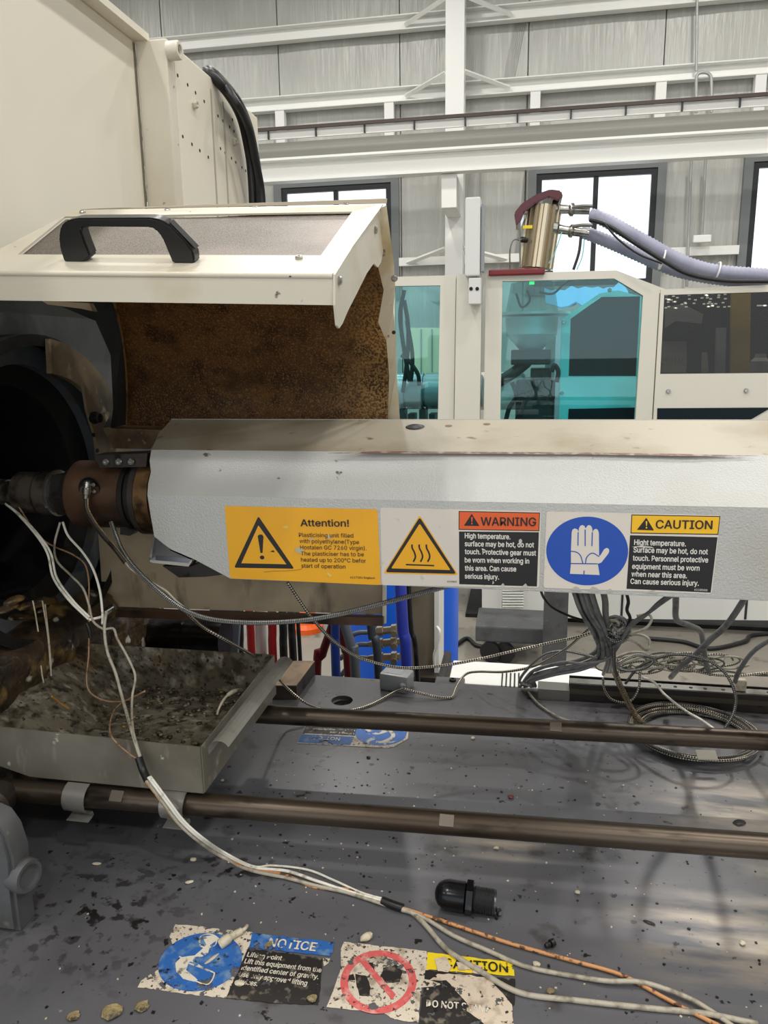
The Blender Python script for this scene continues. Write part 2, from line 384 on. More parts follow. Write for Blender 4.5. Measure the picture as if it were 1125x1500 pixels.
# girts, columns with fly braces
for i, z in enumerate((G1, G2)):
    t = struct('trim_%d' % (i + 1), box((-12.9, WY - .16, z - .1), (13, WY - .02, z - .085)), M_whitesteel)
    obj('girt_web', box((-12.9, WY - .05, z - .1), (13, WY - .03, z + .1)), M_whitesteel, t)
    obj('girt_flange', box((-12.9, WY - .16, z + .085), (13, WY - .02, z + .1)), M_whitesteel, t)
for i, z in enumerate((4.42, 2.95)):
    t = struct('trim_%d' % (i + 3), box((-12.9, WY - .12, z - .06), (-12.8, WY - .02, z + .06)), M_whitesteel)
    xs2 = [(-12.8, 13)] if z > 4.2 else [(wins[k][1] + .12, wins[k + 1][0] - .12) for k in range(3)]
    for a, b in xs2: obj('girt', box((a, WY - .12, z - .06), (b, WY - .02, z + .06)), M_whitesteel, t)
colx = onY(671, 50, WY).x
for i, cx in enumerate((colx - 5.63, colx, colx + 5.63)):
    t = struct('trim_%d' % (i + 5), box((cx - .13, 11.5, 0), (cx + .13, 11.52, 7.9)), M_whitesteel)
    obj('column_flange', box((cx - .13, 11.78, 0), (cx + .13, 11.8, 7.9)), M_whitesteel, t)
    obj('column_web', box((cx - .012, 11.52, 0), (cx + .012, 11.78, 7.9)), M_whitesteel, t)
    for z in (2.95, G1, G2):
        for s in (-1, 1):
            bm = add_tube(B(), [Vector((cx + s * .13, 11.52, z + .12)), Vector((cx + s * .75, WY - .1, z - .02))], .035, 4)
            obj('fly_brace', bm, M_whitesteel, t)
# girt hangers above the crane beam
br = struct('trim_8', box((-12.9, WY - .1, 4.7), (-12.8, WY - .04, 4.75)), M_whitesteel)
for px in (413, 572, 784, 965, 1108):
    x = onY(px, 150, WY).x; obj('bracket', box((x - .07, WY - .15, 4.6), (x + .07, WY - .03, G1 - .1)), M_whitesteel, br)
# crane runway beam along the wall
CB = 10.6
zb0 = onY(1125, 221, CB).z; zb1 = onY(1125, 190, CB).z
bt = thing('crane_runway_beam', 'long white steel crane beam crossing above the windows', 'steel beam', (0, CB, zb0))
obj('web', box((-12.9, CB + .1, zb0 + .01), (12.9, CB + .12, zb1 - .01)), M_whitesteel, bt)
obj('lower_flange', box((-12.9, CB + .02, zb0 - .02), (12.9, CB + .2, zb0 + .01)), M_whitesteel, bt)
obj('upper_flange', box((-12.9, CB - .02, zb1), (12.9, CB + .26, zb1 + .03)), M_whitesteel, bt)
obj('cap_channel', box((-12.9, CB + .06, zb1 + .03), (12.9, CB + .08, zb1 + .24)), mat('shaded_white_steel', (150, 148, 142), .5), bt)  # grey colour paints the shaded upper band of the white beam
rt = thing('conductor_rail', 'thin dark rail with short hangers running along top of white crane beam', 'rail', (0, CB - .12, zb1 + .2))
obj('rail', box((-12.9, CB - .14, zb1 + .345), (12.9, CB - .1, zb1 + .385)), mat('rail_brown', (66, 52, 46), .5), rt)
obj('white_guard', box((-12.9, CB - .09, zb1 + .245), (12.9, CB - .06, zb1 + .345)), M_whitesteel, rt)
for k in range(30):
    x = -12.7 + k * .66; obj('hanger', box((x, CB - .13, zb1 + .245), (x + .018, CB - .092, zb1 + .35)), M_wblack, rt)
for cx in (colx - 5.63, colx, colx + 5.63): obj('bracket', box((cx - .1, CB + .12, zb0 - .45), (cx + .1, 11.5, zb0 - .03)), M_whitesteel, bt)
# conduits on the wall
def conduit(lbl, P, r=.022, grp=None):
    return tag(obj('conduit', tube(P, r, 8, 6), mat('conduit_metal', (176, 178, 176), .4, .3), smooth=60), lbl, 'conduit', grp)
yc = WY - .2
def wp(px, py): return onY(px, py, yc)
conduit('grey conduit with hooked bend on wall above crane beam', [wp(1042, 165), wp(1042, 120), wp(1039, 109), wp(1030, 106), wp(1022, 109), wp(1020, 120), wp(1020, 165)])
conduit('thin grey conduit running up the wall from the hooked bend', [wp(1020, 104), wp(1022, -60)], .018)
conduit('left of the two grey conduits dropping beside the middle window', [wp(1013, 225), wp(1006, 420)], .02)
t = thing('conduit_drop', 'right of the two conduits beside middle window, ending in small box', 'conduit', wp(1031, 352))
obj('conduit', tube([wp(1034, 225), wp(1028, 345)], .02), MC['conduit_metal'], t, smooth=60)
p = wp(1028, 350); obj('outlet_box', box((p.x - .12, yc - .04, p.z - .05), (p.x + .12, yc + .06, p.z + .05), .01), M_whitesteel, t)

# =================================================================== BACKGROUND MACHINE
MY = 4.3
def mp_(px, py, y=MY): return onY(px, py, y)
def poly_frame(name, outer, inner, y, th, m, parent): return obj(name, frame_bm([mp_(*p, y) for p in outer], [mp_(*p, y) for p in inner], (0, th, 0)), m, parent)
def poly_plate(name, pts, y, th, m, parent, **k): return obj(name, prism([mp_(*p, y) for p in pts], (0, th, 0)), m, parent, **k)
eb = mp_(700, 930).z
enc = thing('guard_enclosure', 'cream machine enclosure with teal tinted windows behind the barrel cover', 'machine', (mp_(850, 600).x, MY, 0))
E_ = mat('enclosure_paint', (222, 218, 204), .45)
# left door
poly_frame('door_frame', [(560, 406), (668, 403), (663, 700), (560, 700)], [(578, 419), (645, 418), (641, 640), (578, 640)], MY, .05, E_, enc)
poly_plate('tinted_pane', [(578, 419), (645, 418), (641, 640), (578, 640)], MY + .02, .006, G_teal, enc)
poly_plate('post', [(669, 402), (706, 401), (701, 700), (664, 700)], MY - .03, .08, E_, enc)
# middle door
poly_frame('door_frame', [(712, 401), (903, 396), (976, 424), (966, 430), (950, 700), (707, 700)], [(736, 412), (900, 408), (942, 433), (941, 450), (928, 660), (732, 660)], MY, .05, E_, enc)
poly_plate('tinted_pane', [(736, 412), (900, 408), (942, 433), (928, 660), (732, 660)], MY + .02, .006, G_teal, enc)
# right door
poly_frame('door_frame', [(968, 424), (1330, 408), (1330, 700), (952, 700)], [(973, 432), (1330 - 20, 422), (1310, 545), (967, 548)], MY - .01, .05, E_, enc)
poly_plate('tinted_pane', [(973, 432), (1310, 422), (1310, 545), (967, 548)], MY + .01, .006, G_smoke, enc)
poly_plate('dark_panel', [(963, 598), (1130, 597), (1094, 618), (1060, 640), (962, 640)], MY - .014, .004, M_tealdk, enc)
for px, py in ((979, 573), (1093, 572)): screw('bolt', mp_(px, py, MY - .012), (0, -1, 0), .012, M_bright, enc, .01)
for px, py in ((893, 425), (826, 472), (823, 576)): screw('bolt', mp_(px, py, MY + .38), (0, -1, 0), .012, M_bright, enc, .01)
# teal inner door with dark windows
poly_frame('inner_door', [(818, 640), (823, 467), (878, 430), (905, 425), (960, 440), (950, 640)], [(833, 551), (836, 467), (880, 435), (882, 435), (938, 434), (932, 551)], MY + .4, .04, M_teal, enc)
poly_plate('dark_panel', [(833, 551), (836, 467), (881, 435), (938, 434), (932, 551)], MY + .42, .006, M_tealdk, enc)
poly_plate('dark_panel', [(833, 599), (932, 597), (930, 640), (831, 640)], MY + .395, .004, M_tealdk, enc)
# base, plinth
obj('base_panel', prism([mp_(706, 760), mp_(1400, 760), mp_(1400, 912), mp_(706, 904)], (0, .1, 0)), mat('white_panel', (226, 226, 220), .45), enc)
for px in (918, 1105): 
    a = mp_(px, 760, MY - .004); b = mp_(px, 908, MY - .004); obj('panel_gap', box((a.x - .006, MY - .004, b.z), (a.x + .006, MY + .01, a.z)), M_wblack, enc)
obj('plinth', box((mp_(680, 900).x, MY + .1, 0), (mp_(1400, 900).x, MY + .9, mp_(706, 908).z)), M_black, enc)
a, b = mp_(733, 862), mp_(769, 893)
lv = obj('louvre', frame_bm([mp_(733, 858, MY - .01), mp_(770, 858, MY - .01), mp_(769, 893, MY - .01), mp_(732, 893, MY - .01)], [mp_(736, 861, MY - .01), mp_(767, 861, MY - .01), mp_(766, 890, MY - .01), mp_(735, 890, MY - .01)], (0, .01, 0)), MC['white_panel'], enc)
for k in range(7):
    y = 863 + k * 4; obj('slat', prism([mp_(736, y, MY - .008), mp_(767, y, MY - .008), mp_(767, y + 2.4, MY - .016), mp_(736, y + 2.4, MY - .016)], (0, .004, 0)), MC['white_panel'], lv)
# dark inside of the right door: back plate, fittings
poly_plate('inner_backplate', [(955, 430), (1340, 420), (1340, 700), (955, 700)], MY + .6, .02, M_wblack, enc)
iw = obj('yellow_post', prism([mp_(1072, 425, MY + .45), mp_(1100, 425, MY + .45), mp_(1098, 560, MY + .45), mp_(1070, 560, MY + .45)], (0, .03, 0)), mat('olive_yellow', (176, 152, 60), .5), enc)
poly_plate('inner_plate', [(1050, 480), (1064, 480), (1062, 560), (1048, 560)], MY + .4, .03, mat('mid_grey', (150, 152, 156), .5), enc)
poly_plate('inner_plate', [(968, 500), (1006, 500), (1006, 540), (966, 540)], MY + .3, .05, MC['mid_grey'], enc)
poly_plate('toothed_rack', [(968, 531), (1005, 531), (1005, 546), (966, 546)], MY + .25, .05, M_bright, enc)
for k in range(7): poly_plate('tooth', [(970 + k * 5, 524), (973 + k * 5, 524), (973 + k * 5, 530), (970 + k * 5, 530)], MY + .25, .02, M_bright, enc)
poly_plate('inner_plate', [(1028, 516), (1036, 516), (1038, 546), (1027, 546)], MY + .25, .03, M_bright, enc)
obj('cylinder', lathe(mp_(1112, 545, MY + .3), (0, 0, 1), [(0, .05), (.06, .05), (.08, .03), (.1, .03)], 16), MC['mid_grey'], enc)
poly_plate('inner_bracket', [(1000, 492), (1018, 478), (1030, 500), (1010, 512)], MY + .3, .03, M_dark, enc)
poly_plate('inner_plate', [(975, 450), (1000, 445), (1030, 460), (1028, 474), (990, 470), (975, 480)], MY + .38, .03, MC['mid_grey'], enc)
bm = B(); 
for k in range(58):
    px = 975 + random.random() * 95; py = 432 + (k % 4) * 6 + random.uniform(-2, 2)
    if k > 52: px = 1110 + random.random() * 12; py = 449
    add_box(bm, mp_(px, py + (px - 975) * -.01, MY + .2), (.013, .006, .007))
obj('painted_lamp_glints', bm, mat('painted_glint_white', (255, 255, 250), .5, emit=((255, 255, 250), 1.0)), enc, kind='stuff')  # glowing specks stand in for ceiling lamp reflections on the pane
# red tray on the machine roof
tag(obj('red_tray', box((mp_(716, 404).x, MY - .03, mp_(716, 405).z), (mp_(798, 404).x, MY + .3, mp_(716, 396).z), .008), mat('wine_red', (118, 30, 34), .4)), 'flat dark red base plate on machine roof under the steel hopper loader', 'base plate')
# little control box on post
cb = thing('control_mast', 'narrow pale grey box on a post left of the teal window', 'control box', mp_(696, 440, MY - .1))
obj('housing', box((mp_(681, 400, MY - .1).x, MY - .12, mp_(681, 405, MY - .1).z), (mp_(703, 400, MY - .1).x, MY - .02, mp_(681, 290, MY - .1).z), .008), mat('pale_grey', (222, 222, 218), .45), cb)
obj('side_cover', box((mp_(704, 400, MY - .1).x, MY - .1, mp_(681, 398, MY - .1).z), (mp_(708, 400, MY - .1).x, MY, mp_(681, 300, MY - .1).z)), MC['mid_grey'], cb)
fo = obj('foot_plate', box((mp_(687, 400, MY - .1).x, MY - .12, mp_(681, 446, MY - .1).z), (mp_(705, 400, MY - .1).x, MY - .04, mp_(681, 408, MY - .1).z), .004), MC['pale_grey'], cb)
for dx in (690, 699): obj('hole', lathe(mp_(dx, 423, MY - .122), (0, -1, 0), [(0, .01), (.001, .01)], 10), M_black, fo)
# hopper loader on top
hop = thing('hopper_loader', 'polished ribbed steel vacuum loader with wine red lid on machine roof', 'hopper loader', mp_(790, 396, MY + .12))
pb = mp_(785, 393, MY + .12); ptp = mp_(799, 292, MY + .12); axd = (ptp - pb); H = axd.length
bm = B(); S = 96
prof = [0, .98]
rs = []
axn = axd.normalized(); a_ = axn.cross(Vector((0, 1, 0))).normalized(); b_ = axn.cross(a_)
for t in (0, H * .9):
    rs.append([bm.verts.new(pb + axn * t + (a_ * math.cos(2 * PI * k / S) + b_ * math.sin(2 * PI * k / S)) * (.086 + .008 * (1 if (k % 8) < 4 else -1))) for k in range(S)])
for k in range(S): bm.faces.new((rs[0][k], rs[0][(k + 1) % S], rs[1][(k + 1) % S], rs[1][k]))
bm.faces.new(rs[0][::-1]); bm.faces.new(rs[1]); bmesh.ops.recalc_face_normals(bm, faces=bm.faces)
obj('ribbed_body', bm, mat('warm_steel', (204, 190, 164), .25, .85), hop, smooth=40)
lid = prism([mp_(*q, MY + .02) for q in ((756, 331), (753, 312), (764, 298), (786, 284), (806, 277), (822, 279), (825, 288), (818, 294), (804, 289), (784, 298), (768, 311), (762, 326))], (0, .2, 0))
bmesh.ops.bevel(lid, geom=lid.edges, offset=.006, segments=2, affect='EDGES')
obj('lid', lid, mat('wine_red_gloss', (84, 14, 22), .10), hop)
p = mp_(773, 332, MY + .02); obj('yellow_label', box((p.x - .025, MY + .028, p.z - .008), (p.x + .025, MY + .034, p.z + .008)), mat('label_yellow', (240, 210, 20), .4), hop)
obj('plug', lathe(mp_(772, 352, MY + .03), (-1, -.6, .1), [(0, .014), (.03, .016), (.05, .01)], 12), M_plastic, hop)
obj('lead', tube([mp_(764, 351, MY), mp_(752, 352, MY), mp_(747, 368, MY), mp_(747, 394, MY + .03)], .004), M_dkwire, hop)
obj('clamp_rod', tube([mp_(761, 326, MY), mp_(762, 392, MY)], .005), M_bright, hop)
for k, (y0, y1) in enumerate(((302, 300), (330, 334))):
    sp = obj('hose_spigot', lathe(mp_(808, y0 + 4, MY + .1), mp_(860, y1 + 8, MY + .1) - mp_(808, y0 + 4, MY + .1), [(0, .04), (.03, .04), (.04, .025), (.09, .022), (.1, .034), (.115, .034), (.12, .024), (.2, .022)], 16), M_bright, hop, smooth=50)
    obj('clamp', tube([mp_(838, y0 + 2, MY + .06), mp_(852, y0, MY + .06), mp_(868, y0, MY + .06)], .009), M_bright, hop)
# corrugated hoses
def corr(P, r, y, lbl, ids):
    C = catmull([mp_(px, py, y + dy) for px, py, dy in P], 8)
    # resample
    L_ = [0]
    for i in range(1, len(C)): L_.append(L_[-1] + (C[i] - C[i - 1]).length)
    n = int(L_[-1] / .010); out = []; rr = []
    j = 0
    for k in range(n + 1):
        s = L_[-1] * k / n
        while j < len(L_) - 2 and L_[j + 1] < s: j += 1
        t = (s - L_[j]) / max(1e-9, L_[j + 1] - L_[j]); out.append(C[j].lerp(C[j + 1], t)); rr.append(r if k % 2 else r * .86)
    return tag(obj('corrugated_hose', add_tube(B(), out, rr, 14), mat('lavender_hose', (166, 168, 188), .4, 0, [(9, .4, .7, (150, 150, 172))]), smooth=180), lbl, 'hose', ids)
corr([(866, 316, .1), (880, 319, .08), (912, 336, .06), (946, 355, .05), (980, 374, .04), (1014, 389, .03), (1051, 398, .03), (1125, 404, .03), (1220, 410, .03)], .038, MY, 'thick lavender grey ribbed hose from the upper loader outlet, running right', 'ribbed hoses from the loader')
corr([(852, 340, .16), (866, 344, .17), (896, 356, .18), (934, 373, .18), (964, 386, .17), (1002, 399, .16), (1060, 409, .16), (1125, 414, .16), (1220, 419, .16)], .036, MY, 'lower ribbed lavender hose leaving the lower loader outlet behind the upper one', 'ribbed hoses from the loader')
tag(obj('cable', tube([mp_(864, 322, MY), mp_(890, 330, MY - .02), (mp_(930, 356, MY - .03)), mp_(975, 384, MY - .03), mp_(1010, 402, MY - .03), mp_(1060, 411, MY - .02), mp_(1125, 412, MY - .03)], .011), M_rubber, smooth=60), 'black cable strapped along the upper ribbed hose', 'cable')
tag(obj('cable', tube([mp_(884, 326, MY - .03), mp_(905, 350, MY - .04), mp_(935, 372, MY - .05), mp_(970, 386, MY - .06)], .005), M_rubber, smooth=60), 'thin black lead looping under the ribbed hose', 'cable')
tag(obj('cable', tube([mp_(851, 346, MY + .05), mp_(848, 370, MY + .03), mp_(840, 395, MY + .02)], .008), M_rubber, smooth=60), 'black cable hanging from the loader clamps to machine roof', 'cable')
tag(obj('cable', tube([mp_(856, 350, MY + .05), mp_(853, 375, MY + .03), mp_(845, 395, MY + .02)], .003), mat('cyan_wire', (130, 200, 205), .5), smooth=60), 'thin pale cyan wire beside the black hanging cable', 'cable')
tag(obj('cable', tube([mp_(823, 340, MY + .05), mp_(812, 372, MY + .03), mp_(804, 386, MY + .02)], .003), MC['cyan_wire'], smooth=60), 'thin pale cyan wire close to the ribbed loader body', 'cable')
for px, py in ((970, 380), (1050, 398)):
    c = mp_(px, py, MY + .03); tag(obj('cable_tie', lathe(c - Vector((.004, 0, 0)), (1, 0, -.25), [(0, .052), (.008, .052), (.008, .048), (0, .048), (0, .052)], 18, False), M_whitesteel, smooth=40), 'white tie round the ribbed hose, %s' % ('in front of the bright window' if px < 1000 else 'right of the bright window'), 'cable tie')

# inside the teal windows
IY = MY + .55
hp = thing('material_hopper', 'glass and steel feed hopper with cone bottom seen through teal window', 'hopper', mp_(779, 510, IY))
cx = mp_(779, 460, IY)
zt = lambda py: mp_(779, py, IY).z
obj('glass_cylinder', lathe((cx.x, IY, zt(459)), (0, 0, 1), [(0, .16), (zt(415) - zt(459), .13)], 24), glass('clear_cylinder', (210, 225, 222), .12), hp, smooth=60)
obj('rim', lathe((cx.x, IY, zt(462)), (0, 0, 1), [(0, .17), (0, .25), (.015, .25), (.015, .17)], 28), mat('satin_steel', (206, 208, 206), .4, .35), hp)
obj('steel_bowl', lathe((cx.x, IY, zt(512)), (0, 0, 1), [(0, .07), (zt(490) - zt(512), .155), (zt(465) - zt(512), .16)], 24), mat('satin_steel', (206, 208, 206), .4, .35), hp, smooth=40)
obj('throat', box((cx.x - .12, IY - .1, zt(534)), (cx.x + .12, IY + .1, zt(512)), .01), M_dark, hp)
obj('drain_pipe', tube([Vector((cx.x - .02, IY, zt(530))), Vector((cx.x - .1, IY - .05, zt(545))), Vector((cx.x - .2, IY - .05, zt(560)))], .035, 10), M_dark, hp, smooth=60)
obj('sensor_head', box((cx.x - .1, IY - .05, zt(412)), (cx.x + .12, IY + .05, zt(398)), .01), M_dark, hp)
obj('status_lamp', box((cx.x - .02, IY - .07, zt(418)), (cx.x + .01, IY - .055, zt(412))), mat('green_lamp', (60, 255, 140), .5, emit=((40, 255, 120), 1.5)), hp)
for k, P in enumerate(([(790, 428), (810, 430), (826, 416), (840, 408)], [(756, 430), (764, 450), (776, 440), (772, 425)])):
    obj('lead', tube([mp_(px, py, IY - .12) for px, py in P], .007), M_plastic, hp)
iu = thing('injection_block', 'dark injection unit block with bolt holes seen through teal window', 'machine', mp_(790, 610, IY + .1))
obj('block', box((mp_(755, 600, IY).x, IY - .05, mp_(755, 640, IY).z), (mp_(812, 600, IY).x, IY + .5, mp_(755, 556, IY).z), .02), M_dark, iu)
obj('upper_block', box((mp_(776, 600, IY).x, IY - .02, mp_(755, 556, IY).z), (mp_(806, 600, IY).x, IY + .3, mp_(755, 540, IY).z), .01), M_dark, iu)
for px in (783, 796, 808):
    for py in (563, 582): obj('bore', lathe(mp_(px, py, IY - .052), (0, -1, 0), [(0, .022), (.003, .022), (.003, .015), (-.01, .014)], 12), M_black, iu)
obj('barrel', lathe((mp_(722, 574, IY).x - .1, IY + .1, mp_(722, 574, IY).z), (1, 0, 0), [(0, .12), (.28, .12), (.3, .1)], 24), MC['pale_grey'], iu, smooth=40)
for s, P in enumerate(([(736, 640), (745, 600), (756, 580), (750, 560)], [(742, 640), (760, 610), (768, 590), (764, 570)], [(808, 545), (812, 535), (818, 545), (815, 560)])):
    obj('lead', tube([mp_(px, py, IY - .15) for px, py in P], .014), M_plastic, iu)
poly_plate('mount_plate', [(800, 470), (815, 468), (812, 560), (798, 560)], IY + .2, .03, MC['pale_grey'], iu)
bt_ = thing('injection_barrel', 'silver horizontal barrel with leads seen in left tinted pane', 'machine', mp_(610, 600, IY))
z5 = mp_(610, 573, IY).z
for k in range(5): 
    x0 = mp_(570, 570, IY).x + k * .12; obj('heater_band', lathe((x0, IY, z5), (1, 0, 0), [(0, .1), (.004, .115), (.106, .115), (.11, .1), (.12, .1)], 24), mat('band_grey', (150, 156, 158), .35, .4), bt_, smooth=40)
for P in ([(592, 425), (586, 460), (590, 500), (600, 560)], [(596, 470), (604, 520), (602, 560)], [(588, 520), (600, 530), (612, 548), (614, 565)], [(592, 440), (598, 480), (596, 530), (590, 575)]):
    obj('lead', tube([mp_(px, py, IY - .15) for px, py in P], .013), M_plastic, bt_)
for i, x in enumerate((588, 602, 618, 632)): obj('block', box((mp_(x, 600, IY).x, IY - .14, mp_(x, 640, IY).z), (mp_(x + 9, 600, IY).x, IY, mp_(x, 598 + (i % 2) * 6, IY).z)), M_dark, bt_)
poly_plate('yellow_cabinet', [(600, 480), (652, 480), (648, 562), (600, 562)], IY + .8, .1, mat('pale_yellow', (236, 226, 190), .5), bt_)
for x in (616, 632): poly_plate('cabinet_gap', [(x, 482), (x + 1.5, 482), (x + 1.5, 560), (x, 560)], IY + .79, .02, MC['mid_grey'], bt_)
tarp = B(); bmesh.ops.create_grid(tarp, x_segments=12, y_segments=4, size=.5)
for v in tarp.verts:
    u, w = v.co.x + .5, v.co.y + .5; v.co = mp_(800 + u * 130, 448 - w * 34 + u * -4, IY + .7) + Vector((0, .5 * w, random.uniform(-.03, .03)))
bmesh.ops.solidify(tarp, geom=tarp.faces, thickness=.01)
sm = thing('sheeted_machine', 'pale machine under a creased blue sheet behind the middle teal window', 'machine', mp_(860, 620, IY + 1.0))
obj('blue_sheet', tarp, mat('blue_sheet', (120, 180, 225), .4), sm, smooth=40)
obj('body', box((mp_(812, 450, IY + .7).x, IY + .8, 0), (mp_(925, 450, IY + .7).x, IY + 1.3, mp_(860, 452, IY + .8).z - .03), .02), mat('pale_blue_grey', (196, 208, 216), .5), sm)

# =================================================================== FLOOR THINGS UNDER THE BARREL
dr = thing('blue_drum', 'tall blue plastic drum standing behind the bed', 'drum', (-.27, 2.5, 0))
xl, xr = onY(508, 950, 2.4).x, onY(671, 930, 2.4).x
cxd, rd = (xl + xr) / 2, (xr - xl) / 2
obj('body', lathe((cxd, 2.4, 0), (0, 0, 1), [(0, rd * .95), (.02, rd), (.3, rd), (.31, rd * 1.02), (.33, rd * 1.02), (.34, rd), (.92, rd), (.95, rd * .9)], 48), mat('drum_blue', (16, 92, 214), .35), dr, smooth=40)
obj('lid', lathe((cxd, 2.4, .95), (0, 0, 1), [(0, rd * .93), (.03, rd * .93), (.03, rd * .8)], 40), MC['drum_blue'], dr, smooth=40)
# steel post of our machine
px0, px1 = onY(602, 930, 1.75).x, onY(637, 930, 1.75).x
po = thing('steel_post', 'weathered brownish grey steel post in front of the blue drum', 'post', ((px0 + px1) / 2, 1.8, 0))
obj('web', box((px0, 1.75, 0), (px1, 1.83, 1.3)), mat('post_paint', (136, 126, 110), .5, 0, [(8, .45, .7, (96, 84, 68))]), po)
obj('white_flange', box((px1 + .001, 1.73, 0), (px1 + .012, 1.85, 1.3)), M_whitesteel, po)
pz = onY(640, 935, 1.72)
obj('pipe_clamp', tube([pz + Vector((0, 0, .03)), pz + Vector((.008, -.01, .02)), pz + Vector((.003, -.01, -.01)), pz + Vector((-.006, -.005, -.04)), pz + Vector((-.006, 0, -.07))], .0035), M_whitesteel, po)
pz = onY(620, 1003, 1.7); obj('foot', box((px0 - .02, 1.7, pz.z - .05), (px1 + .03, 1.88, pz.z + .02), .01), M_dark, po)
# hoses and pipes behind the bed
def hose(lbl, P, y, r, m, cat='hose', name='hydraulic_hose', grp=None, sides=12):
    Q = [onY(a, b, y + (c[0] if c else 0)) for a, b, *c in P]
    if len(P) > 2 and y < 3: Q.append(Vector((Q[-1].x + (Q[-1].x - Q[0].x) * .6, Q[-1].y + .02, .0)))
    return tag(obj(name, tube(Q, r, sides), m, smooth=60), lbl, cat, grp)
M_red = mat('red_hose', (176, 36, 40), .4); M_dred = mat('dark_red_hose', (108, 24, 30), .4); M_blueh = mat('blue_hose', (46, 62, 172), .4); M_hgrey = mat('grey_hose', (92, 98, 106), .4); M_wh = mat('white_pipe', (210, 208, 204), .4)
hose('black hose left of the two red pipes behind tray', [(348, 870), (349, 930), (352, 1010)], 1.55, .013, M_rubber)
hose('left of the two bright red pipes behind tray', [(362, 860), (367, 920), (372, 1010)], 1.5, .009, M_red, 'pipe', 'red_pipe')
hose('white pipe between the two red pipes', [(380, 860), (382, 920), (386, 1010)], 1.55, .013, M_wh, 'pipe', 'white_pipe')
hose('right of the two bright red pipes behind tray', [(398, 860), (399, 920), (402, 1010)], 1.5, .0095, M_red, 'pipe', 'red_pipe')
hose('thick black cable just right of the red pipes', [(412, 860), (415, 920), (418, 1010)], 1.5, .009, M_rubber, 'cable', 'cable')
hose('second black cable right of the red pipes', [(425, 860), (427, 915), (432, 1010)], 1.55, .009, M_rubber, 'cable', 'cable')
hose('thin black lead curving beside the orange object', [(434, 880), (437, 920), (442, 1010)], 1.6, .005, M_rubber, 'cable', 'cable')
hose('dark red hose leaning left behind the bed edge', [(498, 870), (487, 915), (472, 960), (464, 1010)], 1.45, .009, M_dred)
hose('blue hose hanging behind the bed beside dark red hoses', [(492, 870), (491, 930), (493, 1010)], 1.4, .0095, mat('mid_blue_hose', (38, 70, 160), .4))
hose('dark red hose right of the blue hose', [(498, 900), (506, 950), (512, 1010)], 1.45, .010, M_dred)
hose('grey hose curving down behind the threaded hole', [(494, 870), (505, 915), (516, 955), (522, 1010)], 1.38, .010, M_hgrey)
hose('dark grey hose straight down left of steel post', [(541, 880), (545, 930), (556, 1010)], 1.4, .009, mat('slate_hose', (62, 66, 74), .4))
hose('thick royal blue hose hanging in front of the steel post', [(586, 850), (590, 920), (597, 1015)], 1.42, .012, M_blueh)
hose('thin black cable on steel post left edge', [(598, 850), (602, 920), (612, 1010)], 1.5, .006, M_rubber, 'cable', 'cable')
for k, (y0, y1) in enumerate(((920, 922), (938, 940), (958, 962))):
    f = thing('hose_fitting', ['topmost steel hose fitting in front of blue drum', 'middle steel hose fitting in front of blue drum', 'lowest steel hose fitting in front of blue drum'][k], 'fitting', onY(565, y0, 1.62), 'steel hose fittings')
    a = onY(540, y0 + 6, 1.62); b = onY(580, y1, 1.62); d = b - a
    obj('body', lathe(a, d, [(0, .006), (.01, .008), (.02, .008), (.021, .012), (.035, .012), (.036, .009), (.055, .009), (.056, .013), (.068, .013), (.069, .008), (.075, .008)], 6), mat('brass_steel', (170, 158, 132), .3, .8), f)
    obj('tap', lathe(b + Vector((0, -.012, -.004)), (0, -1, .2), [(0, .004), (.012, .004), (.013, .008), (.02, .008)], 8), MC['brass_steel'], f)
    obj('pipe_tail', tube([a, a - Vector((.03, 0, .005)), a - Vector((.07, 0, .03 + .01 * k))], .006), M_hgrey, f, smooth=60)
tag(obj('orange_cone_base', lathe(onZ(449, 922, 0), (0, 0, 1), [(0, .1), (.03, .1), (.05, .07), (.12, .05)], 20), mat('orange_plastic', (232, 96, 22), .4)), 'small orange plastic object on the floor behind the red pipes', 'cone')
# caster trolley
tr = thing('caster_trolley', 'low grey steel trolley frame on black casters on floor', 'trolley', onZ(740, 965, 0))
ty = onZ(740, 965, 0).y
obj('frame', box((onY(697, 930, ty).x, ty - .05, onY(740, 937, ty).z), (onY(800, 930, ty).x, ty + .25, onY(740, 914, ty).z), .01), M_castgrey, tr)
for px in (718, 738):
    c = onY(px, 952, ty - .02); z_ = .055
    w = obj('caster_wheel', lathe((c.x, ty - .06, z_), (.3, 1, 0), [(0, .03), (0, .055), (.03, .055), (.03, .03)], 20), M_rubber, tr)
    obj('caster_fork', box((c.x - .015, ty - .03, .05), (c.x + .02, ty + .02, onY(740, 938, ty).z)), M_bright, w)
tag(obj('grey_post', box((onY(797, 900, 3.6).x, 3.6, 0), (onY(832, 900, 3.6).x, 3.7, 1.18)), M_castgrey), 'grey square steel post before the white machine base', 'post')
tag(obj('machine_cabinet', box((onY(672, 900, 4.6).x, 4.6, 0.15), (onY(702, 900, 4.6).x, 4.9, .9), .01), mat('slate_blue', (62, 70, 84), .45)), 'dark slate cabinet side just right of the blue drum', 'cabinet')
tag(obj('cable', tube([onZ(668, 945, .012), onZ(684, 935, .012), onZ(697, 945, .012), onZ(716, 948, .012)], .012), M_rubber, smooth=60), 'black cable lying in a curve on floor beside trolley wheels', 'cable')
tag(obj('cable', tube([onZ(950, 935, .012), onZ(1000, 940, .012), onZ(1040, 950, .012), onZ(1090, 940, .012), onZ(1105, 930, .012), onZ(1180, 926, .012)], .012), M_rubber, smooth=60), 'black cable lying on the concrete floor at right', 'cable')
